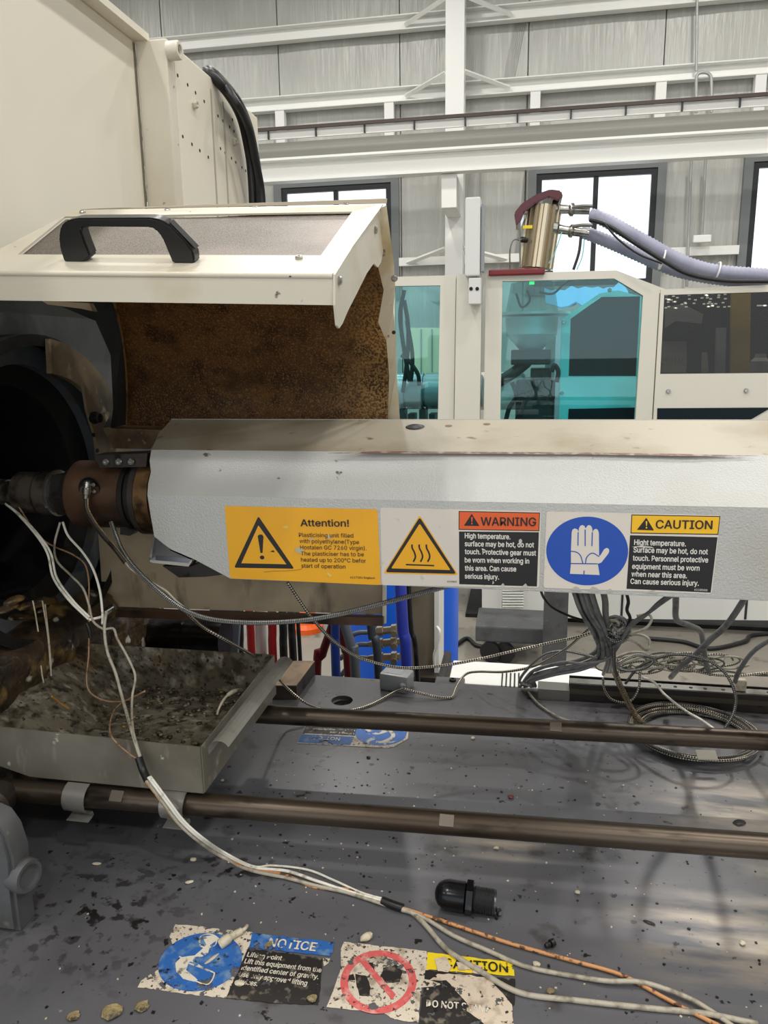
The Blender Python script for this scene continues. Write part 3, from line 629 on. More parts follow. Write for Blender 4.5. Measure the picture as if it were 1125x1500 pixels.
# white slotted duct behind the bed
du = thing('slotted_duct', 'white slotted wiring duct lying behind the bed', 'wiring duct', onZ(740, 990, 1.03))
a = onZ(656, 1003, 1.04); b = onZ(860, 975, 1.04)
obj('duct_body', box((a.x, a.y + .01, 1.0), (onZ(880, 975, 1.04).x, onZ(700, 969, 1.04).y, 1.04), .002), M_whitesteel, du)
for k in range(5):
    q = onZ(735 + k * 6.2, 1004, 1.0405); q2 = onZ(734 + k * 6.2, 986, 1.0405)
    obj('slot', box((q.x - .0012, a.y + .006, 1.0402), (q.x + .0012, q2.y, 1.0412)), M_sblack, du)
ba = thing('grey_bracket', 'small dark grey bracket with bolt behind the bed edge', 'bracket', onZ(660, 990, 1.05))
c = onZ(660, 992, 1.045); obj('plate', box((c.x - .025, 1.19, 1.03), (c.x + .025, 1.22, 1.045), .002), M_castgrey, ba)
screw('bolt', (c.x + .005, 1.205, 1.045), (0, 0, 1), .006, M_black, ba)

# =================================================================== OUR MACHINE: BED
bed = thing('machine_bed', 'dark grey painted steel machine bed with rubbed bare patches and painted glare', 'machine bed', (0, .7, 0))
BZ = 1.05
hc = onZ(501, 1026, BZ)
bm = B()
# top plate with a round threaded hole: ring of quads around the hole
hr = .0175; x0, x1, y0_, y1_ = -1.3, 1.3, .15, 1.182
def plate_with_hole(bm, z, x0, x1, y0, y1, c, r, S=32):
    inner = [bm.verts.new((c.x + r * math.cos(2 * PI * k / S), c.y + r * math.sin(2 * PI * k / S), z)) for k in range(S)]
    outer = []
    for k in range(S):
        dx, dy = math.cos(2 * PI * k / S), math.sin(2 * PI * k / S)
        tx = ((x1 - c.x) / dx if dx > 1e-6 else ((x0 - c.x) / dx if dx < -1e-6 else 1e9)); ty_ = ((y1 - c.y) / dy if dy > 1e-6 else ((y0 - c.y) / dy if dy < -1e-6 else 1e9))
        t = min(tx, ty_); outer.append((c.x + dx * t, c.y + dy * t, t == tx))
    ov = [bm.verts.new((a, b, z)) for a, b, _ in outer]
    for k in range(S):
        j = (k + 1) % S
        fs = [inner[k], ov[k]]
        if outer[k][2] != outer[j][2]:
            cx_ = x1 if max(outer[k][0], outer[j][0]) > x1 - 1e-6 else x0; cy_ = y1 if max(outer[k][1], outer[j][1]) > y1 - 1e-6 else y0
            fs.append(bm.verts.new((cx_, cy_, z)))
        fs += [ov[j], inner[j]]
        bm.faces.new(fs)
    return inner
inn = plate_with_hole(bm, BZ, x0, x1, y0_, y1_, hc, hr)
low = [bm.verts.new(v.co - Vector((0, 0, .05))) for v in inn]
for k in range(len(inn)): bm.faces.new((inn[k], inn[(k + 1) % len(inn)], low[(k + 1) % len(inn)], low[k]))
bmesh.ops.recalc_face_normals(bm, faces=bm.faces)
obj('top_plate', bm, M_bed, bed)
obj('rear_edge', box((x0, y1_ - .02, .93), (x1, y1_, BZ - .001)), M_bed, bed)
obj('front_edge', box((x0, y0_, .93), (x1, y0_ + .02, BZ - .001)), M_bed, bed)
obj('base_frame', box((x0 + .05, y0_ + .05, 0), (x1 - .05, y1_ - .04, .96)), M_castgrey, bed)
bm = B()
for k in range(5): add_lathe(bm, (hc.x, hc.y, BZ - .006 - k * .007), (0, 0, 1), [(0, hr), (-.002, hr - .0022), (-.004, hr)], 28, False)
obj('thread', bm, M_dark, bed)
obj('hole_bottom', lathe((hc.x, hc.y, BZ - .05), (0, 0, 1), [(0, hr), (.001, hr)], 20), M_black, bed)
# small mounting block with worn bare top, left of the hole
mb = thing('mounting_block', 'low steel block with brownish worn top between tray and threaded hole', 'block', (-.385, 1.14, BZ))
A = [onZ(398, 1004, 1.075), onZ(434, 1004, 1.075), onZ(461, 968, 1.075), onZ(415, 968, 1.075)]
obj('block', prism([p - Vector((0, 0, .0255)) for p in A], (0, 0, .024)), M_dark, mb)
obj('worn_top', prism([p - Vector((0, 0, .0014)) for p in A], (0, 0, .0015)), mat('worn_brown_top', (150, 126, 98), .45, .3, [(30, .5, .7, (110, 92, 72))]), mb)

# tie rods
def rod(lbl, a, b, r, sections):
    t = thing('tie_rod', lbl, 'rod', a); d = (b - a)
    obj('bar', add_tube(B(), [a, b], r, 24), M_rod, t, smooth=40)
    for s in sections:
        c = a + d * s; n = d.normalized()
        bm = B(); add_box(bm, c + Vector((0, -.72, .69)) * (r - .0008), (.015, .012, .003), Matrix.Rotation(math.atan2(.72, .69), 3, 'X'), .0004); obj('flat', bm, mat('flat_steel', (104, 96, 86), .35, .5), t)
    return t
r2a = onY(-40, 1153, .665); r2b = onY(1300, 1251, .70)
rz = 1.118
def rp(px, py, z=rz): return onZ(px, py, z)
a2, b2 = rp(-30, 1154), rp(1125, 1240)
k2 = 1.0; b2 = b2 + (b2 - a2) * 1.1
rod('near bare steel tie rod crossing above the bed', a2, b2, .0125, [.1507 * 1.35 / 2.1, .4663 * 1.35 / 2.1])
a1, b1 = rp(380, 1046), rp(1125, 1085)
a1 = a1 - (b1 - a1) * .35; L1 = (b1 - a1).length; b1n = b1 + (b1 - a1) * .9
rod('far dark steel tie rod behind the near one under barrel', a1, b1n, .0125, [.565 * 1.25 / 1.9])
# rod end eye at left
re = thing('rod_end', 'dark round rod end eye at far left of the near rod', 'rod end', rp(8, 1157))
obj('eye', lathe(rp(10, 1157) + Vector((0, -.012, 0)), (.25, -1, 0), [(0, .012), (0, .02), (.022, .02), (.026, .016), (.022, .011), (.005, .010)], 24), M_dark, re, smooth=40)
# casting bottom-left
cg = thing('cast_bracket', 'grey painted cast bracket with round boss at lower left', 'casting', (-.5, .575, BZ))
cy0 = .56
cy0 = .585
pts = [onY(a, b, cy0) for a, b in ((-120, 1160), (0, 1170), (20, 1179), (35, 1200), (45, 1230), (49, 1290))]
pr = pts + [Vector((pts[-1].x, cy0, BZ + .001)), Vector((pts[0].x, cy0, BZ + .001))]
bm = prism(pr, (0, -.03, 0)); bmesh.ops.bevel(bm, geom=[e for e in bm.edges if abs((e.verts[0].co - e.verts[1].co).y) < 1e-5], offset=.004, segments=2, affect='EDGES')
obj('body', bm, M_castgrey, cg, smooth=50)
bo = onY(28, 1277, cy0 - .012)
obj('boss', lathe(bo + Vector((-.01, 0, 0)), (1, -.22, .03), [(0, .0165), (.024, .0165), (.026, .015), (.026, .012), (.022, .011)], 28), M_castgrey, cg, smooth=40)

# =================================================================== STICKERS
class Fr:
    def __init__(s, o, ex, ey):
        s.o = Vector(o); s.ex = Vector(ex).normalized(); s.ey = Vector(ey); s.ey = (s.ey - s.ex * s.ey.dot(s.ex)).normalized(); s.n = s.ex.cross(s.ey)
    def P(s, px, py, h=0):
        d = Vector(ray(px, py)); C = Vector(CAM); q = s.o + s.n * h
        return C + d * ((q - C).dot(s.n) / d.dot(s.n))
def decal(name, fr, pts, h, m, parent, th=.0002, **k): return obj(name, prism([fr.P(px, py, h) if not isinstance(px, Vector) else px for px, py in pts], fr.n * th), m, parent, **k)
def ell(fr, c, ex, ey, h, m, parent, name, n=40, inner=None, th=.0002):
    pts = [fr.P(*c, h) + fr.ex * (ex * math.cos(2 * PI * k / n)) + fr.ey * (ey * math.sin(2 * PI * k / n)) for k in range(n)]
    if inner is None: return obj(name, prism(pts, fr.n * th), m, parent)
    pi_ = [fr.P(*c, h) + fr.ex * ((ex - inner) * math.cos(2 * PI * k / n)) + fr.ey * ((ey - inner) * math.sin(2 * PI * k / n)) for k in range(n)]
    return obj(name, frame_bm(pts, pi_, fr.n * th), m, parent)
import os
CAPH = {}
FONT = None
try:
    fp_ = os.path.join(bpy.utils.resource_path('LOCAL'), 'datafiles', 'fonts', 'Inter.woff2')
    if os.path.exists(fp_): FONT = bpy.data.fonts.load(fp_)
except Exception: FONT = None
def text(fr, s, a, b, cap, h, m, parent, bold=.0, up=None, name='lettering'):
    c = bpy.data.curves.new('t', 'FONT'); c.body = s; c.size = 1; c.resolution_u = 2
    if FONT: c.font = FONT
    h = h + .0005
    if 'cap' not in CAPH:
        c.body = 'H'; oh = bpy.data.objects.new('t', c); mh = bpy.data.meshes.new_from_object(oh); CAPH['cap'] = max(v.co.y for v in mh.vertices) - min(v.co.y for v in mh.vertices); bpy.data.objects.remove(oh); bpy.data.meshes.remove(mh); c.body = s
    o = bpy.data.objects.new('t', c); me = bpy.data.meshes.new_from_object(o); bpy.data.objects.remove(o)
    bm = B(); bm.from_mesh(me); bpy.data.meshes.remove(me)
    x0 = min(v.co.x for v in bm.verts); x1 = max(v.co.x for v in bm.verts)
    A = fr.P(*a, h); D = fr.P(*b, h) - A; ex = D.normalized(); ey = fr.n.cross(ex) if up is None else up
    sx = D.length / (x1 - x0); sy = cap / CAPH['cap']
    if bold > .003:                       # heavier strokes: shifted copies of the outline, a hair apart in depth
        base = [v for v in bm.verts]; fs = list(bm.faces)
        for j, (dx, dy) in enumerate(((1, 0), (-1, 0), (0, .8), (0, -.8))):
            g = bmesh.ops.duplicate(bm, geom=fs)['geom']
            for v in g:
                if isinstance(v, bmesh.types.BMVert): v.co += Vector((dx * bold * .9, dy * bold * .9, j + 1.0))
    for v in bm.verts: v.co = A + ex * ((v.co.x - x0) * sx) + ey * (v.co.y * sy) + fr.n * (.00002 * v.co.z)
    return obj(name, bm, m, parent)
def stroke(fr, P, w, h, m, parent, name, th=.0002, seg=6):
    C = catmull([fr.P(px, py, h) for px, py in P], seg) if len(P) > 2 else [fr.P(*q, h) for q in P]
    L_, R_ = [], []
    for i in range(len(C)):
        t = (C[min(i + 1, len(C) - 1)] - C[max(i - 1, 0)]).normalized(); s = fr.n.cross(t) * w / 2; L_.append(C[i] + s); R_.append(C[i] - s)
    bm = B()
    for i in range(len(C) - 1): add_prism(bm, [L_[i], L_[i + 1], R_[i + 1], R_[i]], fr.n * th)
    bmesh.ops.recalc_face_normals(bm, faces=bm.faces)
    return obj(name, bm, m, parent)
def outline(pts, k):
    """inner polygon of a triangle/quad, shrunk towards centroid"""
    cx = sum(p[0] for p in pts) / len(pts); cy = sum(p[1] for p in pts) / len(pts)
    return [(cx + (x - cx) * k, cy + (y - cy) * k) for x, y in pts]
def bang_tri(fr, tri, h, mb, mi, parent, bangm=None):
    decal('warning_triangle', fr, tri, h, mb, parent)
def rounded(pts, r=3, n=3):
    out = []; N_ = len(pts)
    for i in range(N_):
        p = np.array(pts[i], float); a = np.array(pts[i - 1], float); b = np.array(pts[(i + 1) % N_], float)
        u = p + (a - p) / np.linalg.norm(a - p) * r; v = p + (b - p) / np.linalg.norm(b - p) * r
        for k in range(n + 1):
            t = k / n; q = (1 - t) ** 2 * u + 2 * t * (1 - t) * p + t * t * v; out.append((q[0], q[1]))
    return out

# =================================================================== BARREL COVER
FY = .82
cov = thing('barrel_cover', 'long grey faceted sheet metal barrel cover with warning labels', 'barrel cover', (0, .9, 1.337))
zt_, ze1, ze2, zb = 1.512, 1.485, 1.437, 1.337
yt_, y1c = 1.0, .868
XR = 1.2
def cz(px, py, Y): return onY(px, py, Y)
left3 = [(216, 727), (221, 757), (226, 786), (240, 797), (251, 805), (284, 819), (336, 847)]
L3 = [cz(px, py, FY) for px, py in left3]; L3[0].z = ze2; L3[-1].z = zb
TH = .003
# face 3 : vertical
obj('front_face', prism(L3 + [Vector((XR, FY, zb)), Vector((XR, FY, ze2))], (0, TH, 0)), M_cover, cov)
# face 2 : sloping, ragged left end
l2 = [(216, 727), (217, 706), (221, 690), (219, 672), (222, 664)]
Lp = []
for i, (px, py) in enumerate(l2):
    t = i / (len(l2) - 1); Y = FY + (y1c - FY) * t; p = cz(px, py, Y); p.z = ze2 + (ze1 - ze2) * t; Lp.append(p)
obj('sloping_face', prism(Lp + [Vector((XR, y1c, ze1)), Vector((XR, FY, ze2))], Vector((0, .5, -.5)) * TH * 2), M_cover, cov)
l1 = [(222, 664), (228, 650), (232, 636), (243, 627), (252, 617)]
Lq = []
for i, (px, py) in enumerate(l1):
    t = i / (len(l1) - 1); Y = y1c + (yt_ - y1c) * t; p = cz(px, py, Y); p.z = ze1 + (zt_ - ze1) * t; Lq.append(p)
obj('top_face', prism(Lq + [Vector((XR, yt_, zt_)), Vector((XR, y1c, ze1))], (0, 0, -TH)), M_covertop, cov)
obj('rear_face', prism([Vector((Lq[-1].x, yt_, zt_)), Vector((XR, yt_, zt_)), Vector((XR, yt_ + .02, zb)), Vector((Lq[-1].x + .05, yt_ + .02, zb))], (0, -TH, 0)), M_cover, cov)
obj('hem', box((L3[-1].x, FY + .0005, zb - .001), (XR, FY + .012, zb + .002)), M_cover, cov)
# oval hole and dents in the top
hp_ = cz(608, 624, .965)
def top_z(Y): return ze1 + (zt_ - ze1) * (Y - y1c) / (yt_ - y1c)
bm = B()
h0 = Vector((hp_.x, .965, top_z(.965) + .0003))
for k in (0,):
    n_ = Vector((0, -(zt_ - ze1), yt_ - y1c)).normalized()
    add_lathe(bm, h0, n_, [(0, .0085), (.0008, .0105), (0.0004, .0115), (0, .0125)], 24)
obj('grommet', bm, M_rubber, cov, smooth=40)
h1 = cz(397, 0, 1)
for px, Y in ((657, .97), (713, .978)):
    p = cz(px, 622, Y); obj('scuff', lathe(Vector((p.x, Y, top_z(Y) + .0002)), n_, [(0, .005), (.0003, .004)], 10), mat('brown_scuff', (120, 92, 70), .5), cov)
# long paint-rub scratch along the upper edge
frE = Fr((0, y1c + .001, ze1 + .0006), (1, 0, 0), (0, yt_ - y1c, zt_ - ze1))
decal('scratch', frE, [(480, 664), (560, 661), (700, 662), (860, 663), (1000, 665), (1110, 668), (1000, 668.2), (860, 666), (700, 665), (560, 664.5)], 0.0002, mat('brown_scratch', (112, 84, 74), .5, 0, [(60, .5, .6, (160, 146, 130))]), cov)
# chrome latch below the left end
la = thing('chrome_latch', 'bright chrome bracket poking out below cover left end', 'bracket', cz(250, 830, .84))
obj('face_plate', prism([cz(*q, .845) for q in ((226, 787), (246, 787), (249, 806), (280, 820), (279, 828), (220, 822))], (0, .02, 0)), mat('dull_chrome', (120, 122, 126), .18, .95), la)
obj('lip', prism([cz(*q, .835) for q in ((219, 820), (276, 825), (281, 819), (281, 823), (276, 830), (219, 824))], (0, .012, 0)), M_chrome, la)
obj('side_edge', prism([cz(*q, .84) for q in ((224, 786), (227, 786), (221, 822), (218, 822))], (0, .02, 0)), M_chrome, la)
obj('dark_underside', prism([cz(*q, .86) for q in ((238, 829), (279, 830), (300, 822), (326, 842), (300, 845), (262, 846))], (0, .02, 0)), M_dark, la)

FV = Fr((0, FY - .0003, 1.39), (1, 0, 0), (0, 0, 1))
mpp = .00076
# --- attention label
s1 = thing('attention_label', 'yellow warning label reading Attention on the barrel cover', 'warning label', FV.P(445, 850))
decal('backing', FV, rounded([(329, 741), (553, 746), (558, 857), (337, 847)], 4), 0, M_yellow, s1)
tri = [(378.5, 756), (343, 831.5), (431, 833)]
t_ = decal('warning_triangle', FV, rounded(tri, 3), .0003, M_sblack, s1)
decal('triangle_field', FV, [(378.6, 769.5), (353.5, 825), (419.5, 826.5)], .0006, M_yellow, s1)
decal('exclamation_bar', FV, [(377.5, 785), (380, 783), (384, 783), (386, 786), (384.6, 810), (381.6, 810)], .0009, M_sblack, s1)
ell(FV, (384, 816.5), .0028, .0024, .0009, M_sblack, s1, 'exclamation_dot', 16)
M_tx = mat('brownish_black_ink', (44, 28, 24), .5)
text(FV, 'Attention!', (440.6, 770.7), (511, 771.4), 10.5 * mpp, .0004, M_tx, s1, .018)
for s, a, b in (('Plasticising unit filled', (438, 786.5), (517.6, 787.6)), ('with polyethylene(Type', (439, 795.4), (526, 797)), ('Hostalen GC 7260 virgin).', (440, 804.5), (537, 806)),
                ('The plasticiser has to be', (441, 813.6), (533, 815)), ('heated up to 200°C befor', (441, 822.6), (536, 824.4)), ('start of operation', (441.6, 831.5), (506, 833))):
    text(FV, s, a, b, 6.4 * mpp, .0004, M_tx, s1, .004)
text(FV, '6117281 Englisch', (513, 847), (549, 848), 3 * mpp, .0004, M_tx, s1, .01)
for P in (((431, 804), (438, 801), (446, 805), (441, 812), (434, 809)), ((453, 789), (458, 787), (459, 791), (455, 792)), ((478, 784), (484, 783), (486, 788), (480, 790))):
    decal('worn_spot', FV, P, .0006, mat('wear_grey', (190, 176, 140), .5), s1)
stroke(FV, [(386, 838), (400, 836.5), (420, 836), (440, 834), (443, 830)], .0006, .0006, mat('peel_edge', (170, 120, 30), .5), s1, 'peel_line')
for P in (((413, 773), (417, 770), (423, 771), (420, 775)), ((395, 808), (401, 806), (402, 809)), ((480, 838), (486, 843), (484, 846), (479, 841))): decal('worn_spot', FV, P, .0006, mat('scrape_gold', (226, 196, 96), .5), s1)
# --- hot surface / WARNING label
s2 = thing('hot_surface_label', 'white label with hot surface triangle and orange WARNING header', 'warning label', FV.P(675, 860))
decal('backing', FV, rounded([(557, 743.5), (792.5, 749), (790, 861), (559.5, 857)], 4), 0, M_swhite, s2)
decal('triangle_edge', FV, rounded([(614.8, 754.5), (561.5, 840), (671.5, 842.5)], 4), .0002, M_yellow, s2)
decal('warning_triangle', FV, rounded([(614.8, 757.5), (564.5, 838), (668.5, 840.5)], 4), .0004, M_sblack, s2)
decal('triangle_field', FV, rounded([(614.8, 767), (573, 832.5), (660, 835)], 2), .0006, M_yellow, s2)
for dx in (0, 10.5, 21): stroke(FV, [(603.5 + dx, 797.5), (605.5 + dx - 1.5, 803), (608 + dx - 1, 809), (608.5 + dx, 816), (605.5 + dx, 823)], .0019, .0008, M_sblack, s2, 'heat_wave')
stroke(FV, [(594.5, 827), (636, 828.5)], .0016, .0008, M_sblack, s2, 'base_line')
decal('header_border', FV, [(672, 748.5), (791, 750.8), (790, 778), (671.8, 776)], .0002, M_sblack, s2)
decal('header', FV, [(673.2, 749.8), (789.8, 752), (788.8, 776.8), (673, 774.8)], .0004, M_sorange, s2)
decal('header_triangle', FV, rounded([(691, 752.6), (679.5, 770), (702.5, 770.5)], 1), .0006, M_sblack, s2)
decal('header_bang', FV, [(690, 757.5), (692.5, 757.5), (691.8, 764.5), (690.7, 764.5)], .0008, M_sorange, s2)
ell(FV, (691.3, 767), .0009, .0009, .0008, M_sorange, s2, 'header_bang_dot', 10)
text(FV, 'WARNING', (704.5, 769.6), (785, 770.6), 12.2 * mpp, .0006, M_tx, s2, .02)
decal('text_field', FV, [(672.4, 778.5), (789.4, 779.6), (786.5, 859), (672.8, 855.7)], .0002, M_sblack, s2)
M_wt = mat('white_ink', (226, 222, 214), .5)
for s, a, b in (('High temperature.', (681, 788.3), (747.5, 790)), ('surface may be hot, do not', (681, 800), (782, 801.8)), ('touch. Protective gear must', (681, 811.5), (785, 813.8)),
                ('be worn when working in', (681, 823.7), (775, 825.5)), ('this area. Can cause', (681, 835.7), (756, 837)), ('serious injury.', (681, 847.3), (730.7, 848.8))):
    text(FV, s, a, b, 7.6 * mpp, .0004, M_wt, s2, .022)
text(FV, '6119863', (655, 853), (669, 853.4), 2.6 * mpp, .0004, M_tx, s2, .01)
for P in (((760, 791), (763, 789), (765, 792), (764, 796), (760, 795)), ((733, 858), (737, 854), (740, 858.5)), ((765, 858.8), (770, 854.5), (773, 859)), ((722, 850), (724, 854), (721, 856)), ((705, 804), (708, 803), (708, 807))): decal('worn_spot', FV, P, .0006, mat('wear_pale', (186, 182, 176), .5), s2)
# --- glove / CAUTION label
s3 = thing('glove_caution_label', 'white label with blue glove symbol and yellow CAUTION header', 'warning label', FV.P(920, 868))
decal('backing', FV, rounded([(800.7, 749), (1056, 754.8), (1042.6, 870), (796, 861)], 4), 0, M_swhite, s3)
ell(FV, (859.5, 807.5), 57 * mpp, 51 * mpp, .0002, M_sblue, s3, 'blue_disc', 56)
Zs = lambda L_: [(660 + x / 2.744, 730 + y / 2.744) for x, y in L_]
hand = [(480, 303), (484, 262), (484, 210), (487, 136), (491, 125), (500, 121), (510, 125), (514, 136), (516, 120), (521, 111), (529, 107), (538, 111), (542, 120), (545, 118), (550, 110), (557, 107), (565, 111), (569, 120), (571, 136), (575, 127), (584, 122), (592, 127), (596, 138), (597, 234), (604, 226), (617, 205), (627, 199), (636, 203), (638, 212), (634, 222), (606, 258), (592, 263), (599, 308)]
decal('glove_symbol', FV, Zs(hand), .0004, M_swhite, s3)
for P in ([(513, 136), (512, 190)], [(541, 125), (541, 192)], [(570, 136), (568, 192)], [(482, 212), (505, 216), (522, 230), (532, 262)], [(597, 234), (570, 220), (548, 236), (542, 262)], [(484, 262), (592, 263)], [(537, 290), (536, 305)]):
    stroke(FV, Zs(P), .0011, .0006, M_sblue, s3, 'glove_line')
decal('header_border', FV, [(925, 753.6), (1055.2, 756), (1052.2, 783.4), (923.6, 781.4)], .0002, M_sblack, s3)
decal('header', FV, [(926.2, 755), (1053.8, 757.3), (1051, 782), (925, 780)], .0004, mat('header_yellow', (240, 186, 26), .4), s3)
decal('header_triangle', FV, rounded([(946.8, 758.2), (933, 776), (958, 776.9)], 1), .0006, M_sblack, s3)
decal('header_bang', FV, [(945.8, 763.5), (948.2, 763.5), (947.5, 770.5), (946.4, 770.5)], .0008, MC['header_yellow'], s3)
ell(FV, (947, 773), .0009, .0009, .0008, MC['header_yellow'], s3, 'header_bang_dot', 10)
text(FV, 'CAUTION', (960.7, 773.9), (1043, 775), 11.8 * mpp, .0006, M_tx, s3, .02)
decal('text_field', FV, [(923, 784), (1051, 787), (1041, 868), (917.7, 862.4)], .0002, M_sblack, s3)
for s, a, b in (('Hight temperature.', (929, 798), (1004.4, 800.3)), ('Surface may be hot, do not', (927.9, 809), (1036.5, 812)), ('touch. Personnel protective', (927, 821), (1037, 824)),
                ('equipment must be worn', (926, 833), (1024.4, 836)), ('when near this area.', (925, 844.3), (1006, 847)), ('Can cause serious injury.', (923.5, 855), (1023.3, 858))):
    text(FV, s, a, b, 7.6 * mpp, .0004, M_wt, s3, .022)
text(FV, '6118500', (1017, 865), (1036, 866), 2.8 * mpp, .0004, M_wt, s3, .01)
for P in (((836, 864), (843, 859), (848, 861), (851, 865)), ((862, 865), (868, 859), (874, 861), (880, 866)), ((888, 866), (894, 862), (899, 867)), ((945, 868), (955, 865), (965, 869))): decal('worn_spot', FV, P, .0006, mat('wear_cover', (176, 174, 168), .5), s3)
decal('worn_spot', FV, [(925, 801), (940, 799), (955, 801), (958, 803), (940, 802)], .0006, MC['wear_pale'], s3)

# --- bed stickers
def bedfr(a, b): 
    A = onZ(*a, BZ); Bp = onZ(*b, BZ); return Fr((A.x, A.y, BZ + .0004), Bp - A, Vector((-(Bp - A).y, (Bp - A).x, 0)))
def zz(L_, s, ox, oy): return [(ox + x / s, oy + y / s) for x, y in L_]
def jag(pts, amp=1.0, step=7):
    out = []
    for i in range(len(pts)):
        a = np.array(pts[i], float); b = np.array(pts[(i + 1) % len(pts)], float); n = max(1, int(np.linalg.norm(b - a) / step))
        for k in range(n):
            p = a + (b - a) * k / n + (np.array([random.uniform(-amp, amp), random.uniform(-amp, amp)]) if k else 0); out.append((p[0], p[1]))
    return out
Z4 = lambda L_: zz(L_, 3.516, 180, 1330)
F1 = bedfr((202, 1449), (470, 1472)); F1 = Fr(F1.o, (1, .02, 0), (0, 1, 0))
n1 = thing('notice_sticker', 'worn blue and black NOTICE lifting point sticker on bed, nearest left', 'sticker', F1.P(335, 1420))
decal('backing', F1, jag(Z4([(270, 85), (385, 95), (520, 112), (665, 125), (690, 150), (640, 215), (530, 465), (300, 440), (75, 410), (95, 375), (165, 325), (230, 300), (260, 200), (240, 145)]), .8), 0, M_worn_white, n1)
ell(F1, Z4([(400, 272)])[0], .0385, .034, .0003, M_worn_blue, n1, 'blue_disc', 48)
decal('header', F1, jag(Z4([(665, 130), (1090, 175), (1075, 250), (650, 205)]), .6), .0002, M_worn_blue, n1)
decal('text_field', F1, jag(Z4([(645, 210), (1030, 258), (1020, 360), (1010, 500), (760, 490), (690, 480), (530, 463)]), .8), .0002, M_worn_black, n1)
decal('backing', F1, jag(Z4([(1030, 258), (1068, 262), (1058, 285), (1035, 300)]), .3), .0001, M_worn_white, n1)
text(F1, 'NOTICE', *Z4([(745, 196), (990, 222)]), .010, .0005, M_worn_text, n1, .02)
for s, a, b in (('Lifting Point', (638, 250), (815, 270)), ('Lift this equipment from the', (624, 284), (1020, 332)), ('identified center of gravity.', (608, 318), (1005, 367)), ('Use only approved lifting', (594, 352), (945, 400)), ('devices.', (580, 388), (690, 402))):
    text(F1, s, *Z4([a, b]), .0052, .0005, M_worn_text, n1, .02)
stroke(F1, Z4([(290, 250), (330, 270), (330, 260), (440, 325)]), .0012, .0006, M_worn_text, n1, 'pictogram_line')
stroke(F1, Z4([(340, 285), (450, 325), (470, 345), (430, 395), (320, 350)]), .0012, .0006, M_worn_text, n1, 'pictogram_line')
stroke(F1, Z4([(395, 195), (400, 150), (440, 135), (480, 150), (475, 190), (430, 205), (395, 195)]), .0014, .0006, M_worn_text, n1, 'pictogram_line')
decal('pictogram_shape', F1, jag(Z4([(410, 150), (475, 140), (500, 160), (450, 190), (440, 230), (400, 262), (340, 280), (325, 320), (385, 370), (370, 380), (310, 365), (275, 330), (270, 285), (300, 255), (370, 245), (405, 215), (430, 190)]), .5), .0005, M_worn_text, n1)
Z5 = lambda L_: zz(L_, 3.309, 460, 1330)
F2 = Fr((0, .55, BZ + .0004), (1, .02, 0), (0, 1, 0))
n2 = thing('do_not_stand_sticker', 'badly worn CAUTION do not stand sticker with red prohibition ring', 'sticker', F2.P(610, 1450))
decal('backing', F2, jag(Z5([(145, 165), (410, 195), (545, 210), (555, 300), (520, 400), (505, 555), (380, 540), (340, 510), (60, 480), (100, 380), (130, 290), (130, 200)]), 1.0), 0, M_worn_white, n2)
c_ = Z5([(312, 352)])[0]
ell(F2, c_, .034, .0345, .0003, M_worn_red, n2, 'prohibition_ring', 48, inner=.0068)
decal('prohibition_bar', F2, Z5([(222, 262), (250, 252), (396, 420), (378, 445)]), .0004, M_worn_red, n2)
for P in (((335, 290), (400, 275), (430, 310), (415, 360), (350, 365), (325, 330)), ((240, 265), (285, 265), (295, 305), (265, 310)), ((200, 320), (255, 330), (275, 390), (265, 430), (220, 425), (205, 370)), ((150, 330), (190, 320), (200, 350), (160, 350))):
    decal('footprint', F2, jag(Z5(P), .6, 4), .0002, M_worn_black, n2)
decal('header', F2, jag(Z5([(550, 215), (965, 265), (972, 330), (545, 298)]), .6), .0002, M_worn_yellow, n2)
text(F2, 'CAUTION', *Z5([(628, 288), (940, 312)]), .0105, .0005, mat('worn_ink', (40, 34, 26), .5, 0, alpha_noise=(75, .41, .43)), n2, .02)
decal('text_field', F2, jag(Z5([(540, 302), (975, 345), (972, 470), (800, 600), (500, 640)]), .8), .0001, M_worn_black, n2)
decal('scraped_area', F2, jag(Z5([(600, 320), (760, 325), (850, 345), (960, 470), (970, 600), (860, 600), (800, 540), (740, 500), (740, 460), (640, 350), (560, 350)]), 1.0), .0003, mat('scraped_backing', (206, 190, 170), .5, 0, [(60, .5, .66, (160, 144, 124)), (170, .6, .65, (50, 44, 38))], alpha_noise=(58, .36, .38)), n2)
decal('scraped_area', F2, jag(Z5([(530, 345), (560, 350), (620, 370), (580, 380), (525, 385)]), .6), .0003, MC['scraped_backing'], n2)
for P in ([(585, 246), (640, 236), (668, 290), (650, 312), (600, 306)], [(690, 262), (740, 268), (760, 300), (700, 300)], [(770, 275), (812, 280), (820, 322), (770, 315)]):
    decal('scraped_area', F2, jag(Z5(P), .7, 4), .0009, MC['scraped_backing'], n2)
text(F2, 'DO NOT S', *Z5([(545, 478), (738, 494)]), .0068, .0006, M_worn_text, n2, .025)
text(F2, 'TAND', *Z5([(748, 497), (850, 508)]), .0068, .0002, M_worn_text, n2, .02)
Z8 = lambda L_: zz(L_, 2.557, 300, 840)
F3 = Fr((-.23, .98, BZ + .0004), (1, .02, 0), (0, 1, 0))
n3 = thing('upside_down_notice_sticker', 'upside down blue NOTICE sticker on bed behind the far rod', 'sticker', F3.P(520, 1080))
decal('backing', F3, Z8([(345, 636), (700, 655), (760, 620), (770, 540), (400, 525)]), 0, M_worn_white, n3)
decal('header', F3, Z8([(348, 633), (545, 643), (560, 612), (362, 602)]), .0002, M_worn_blue, n3)
decal('text_field', F3, Z8([(365, 598), (562, 608), (585, 540), (400, 528)]), .0002, M_worn_black, n3)
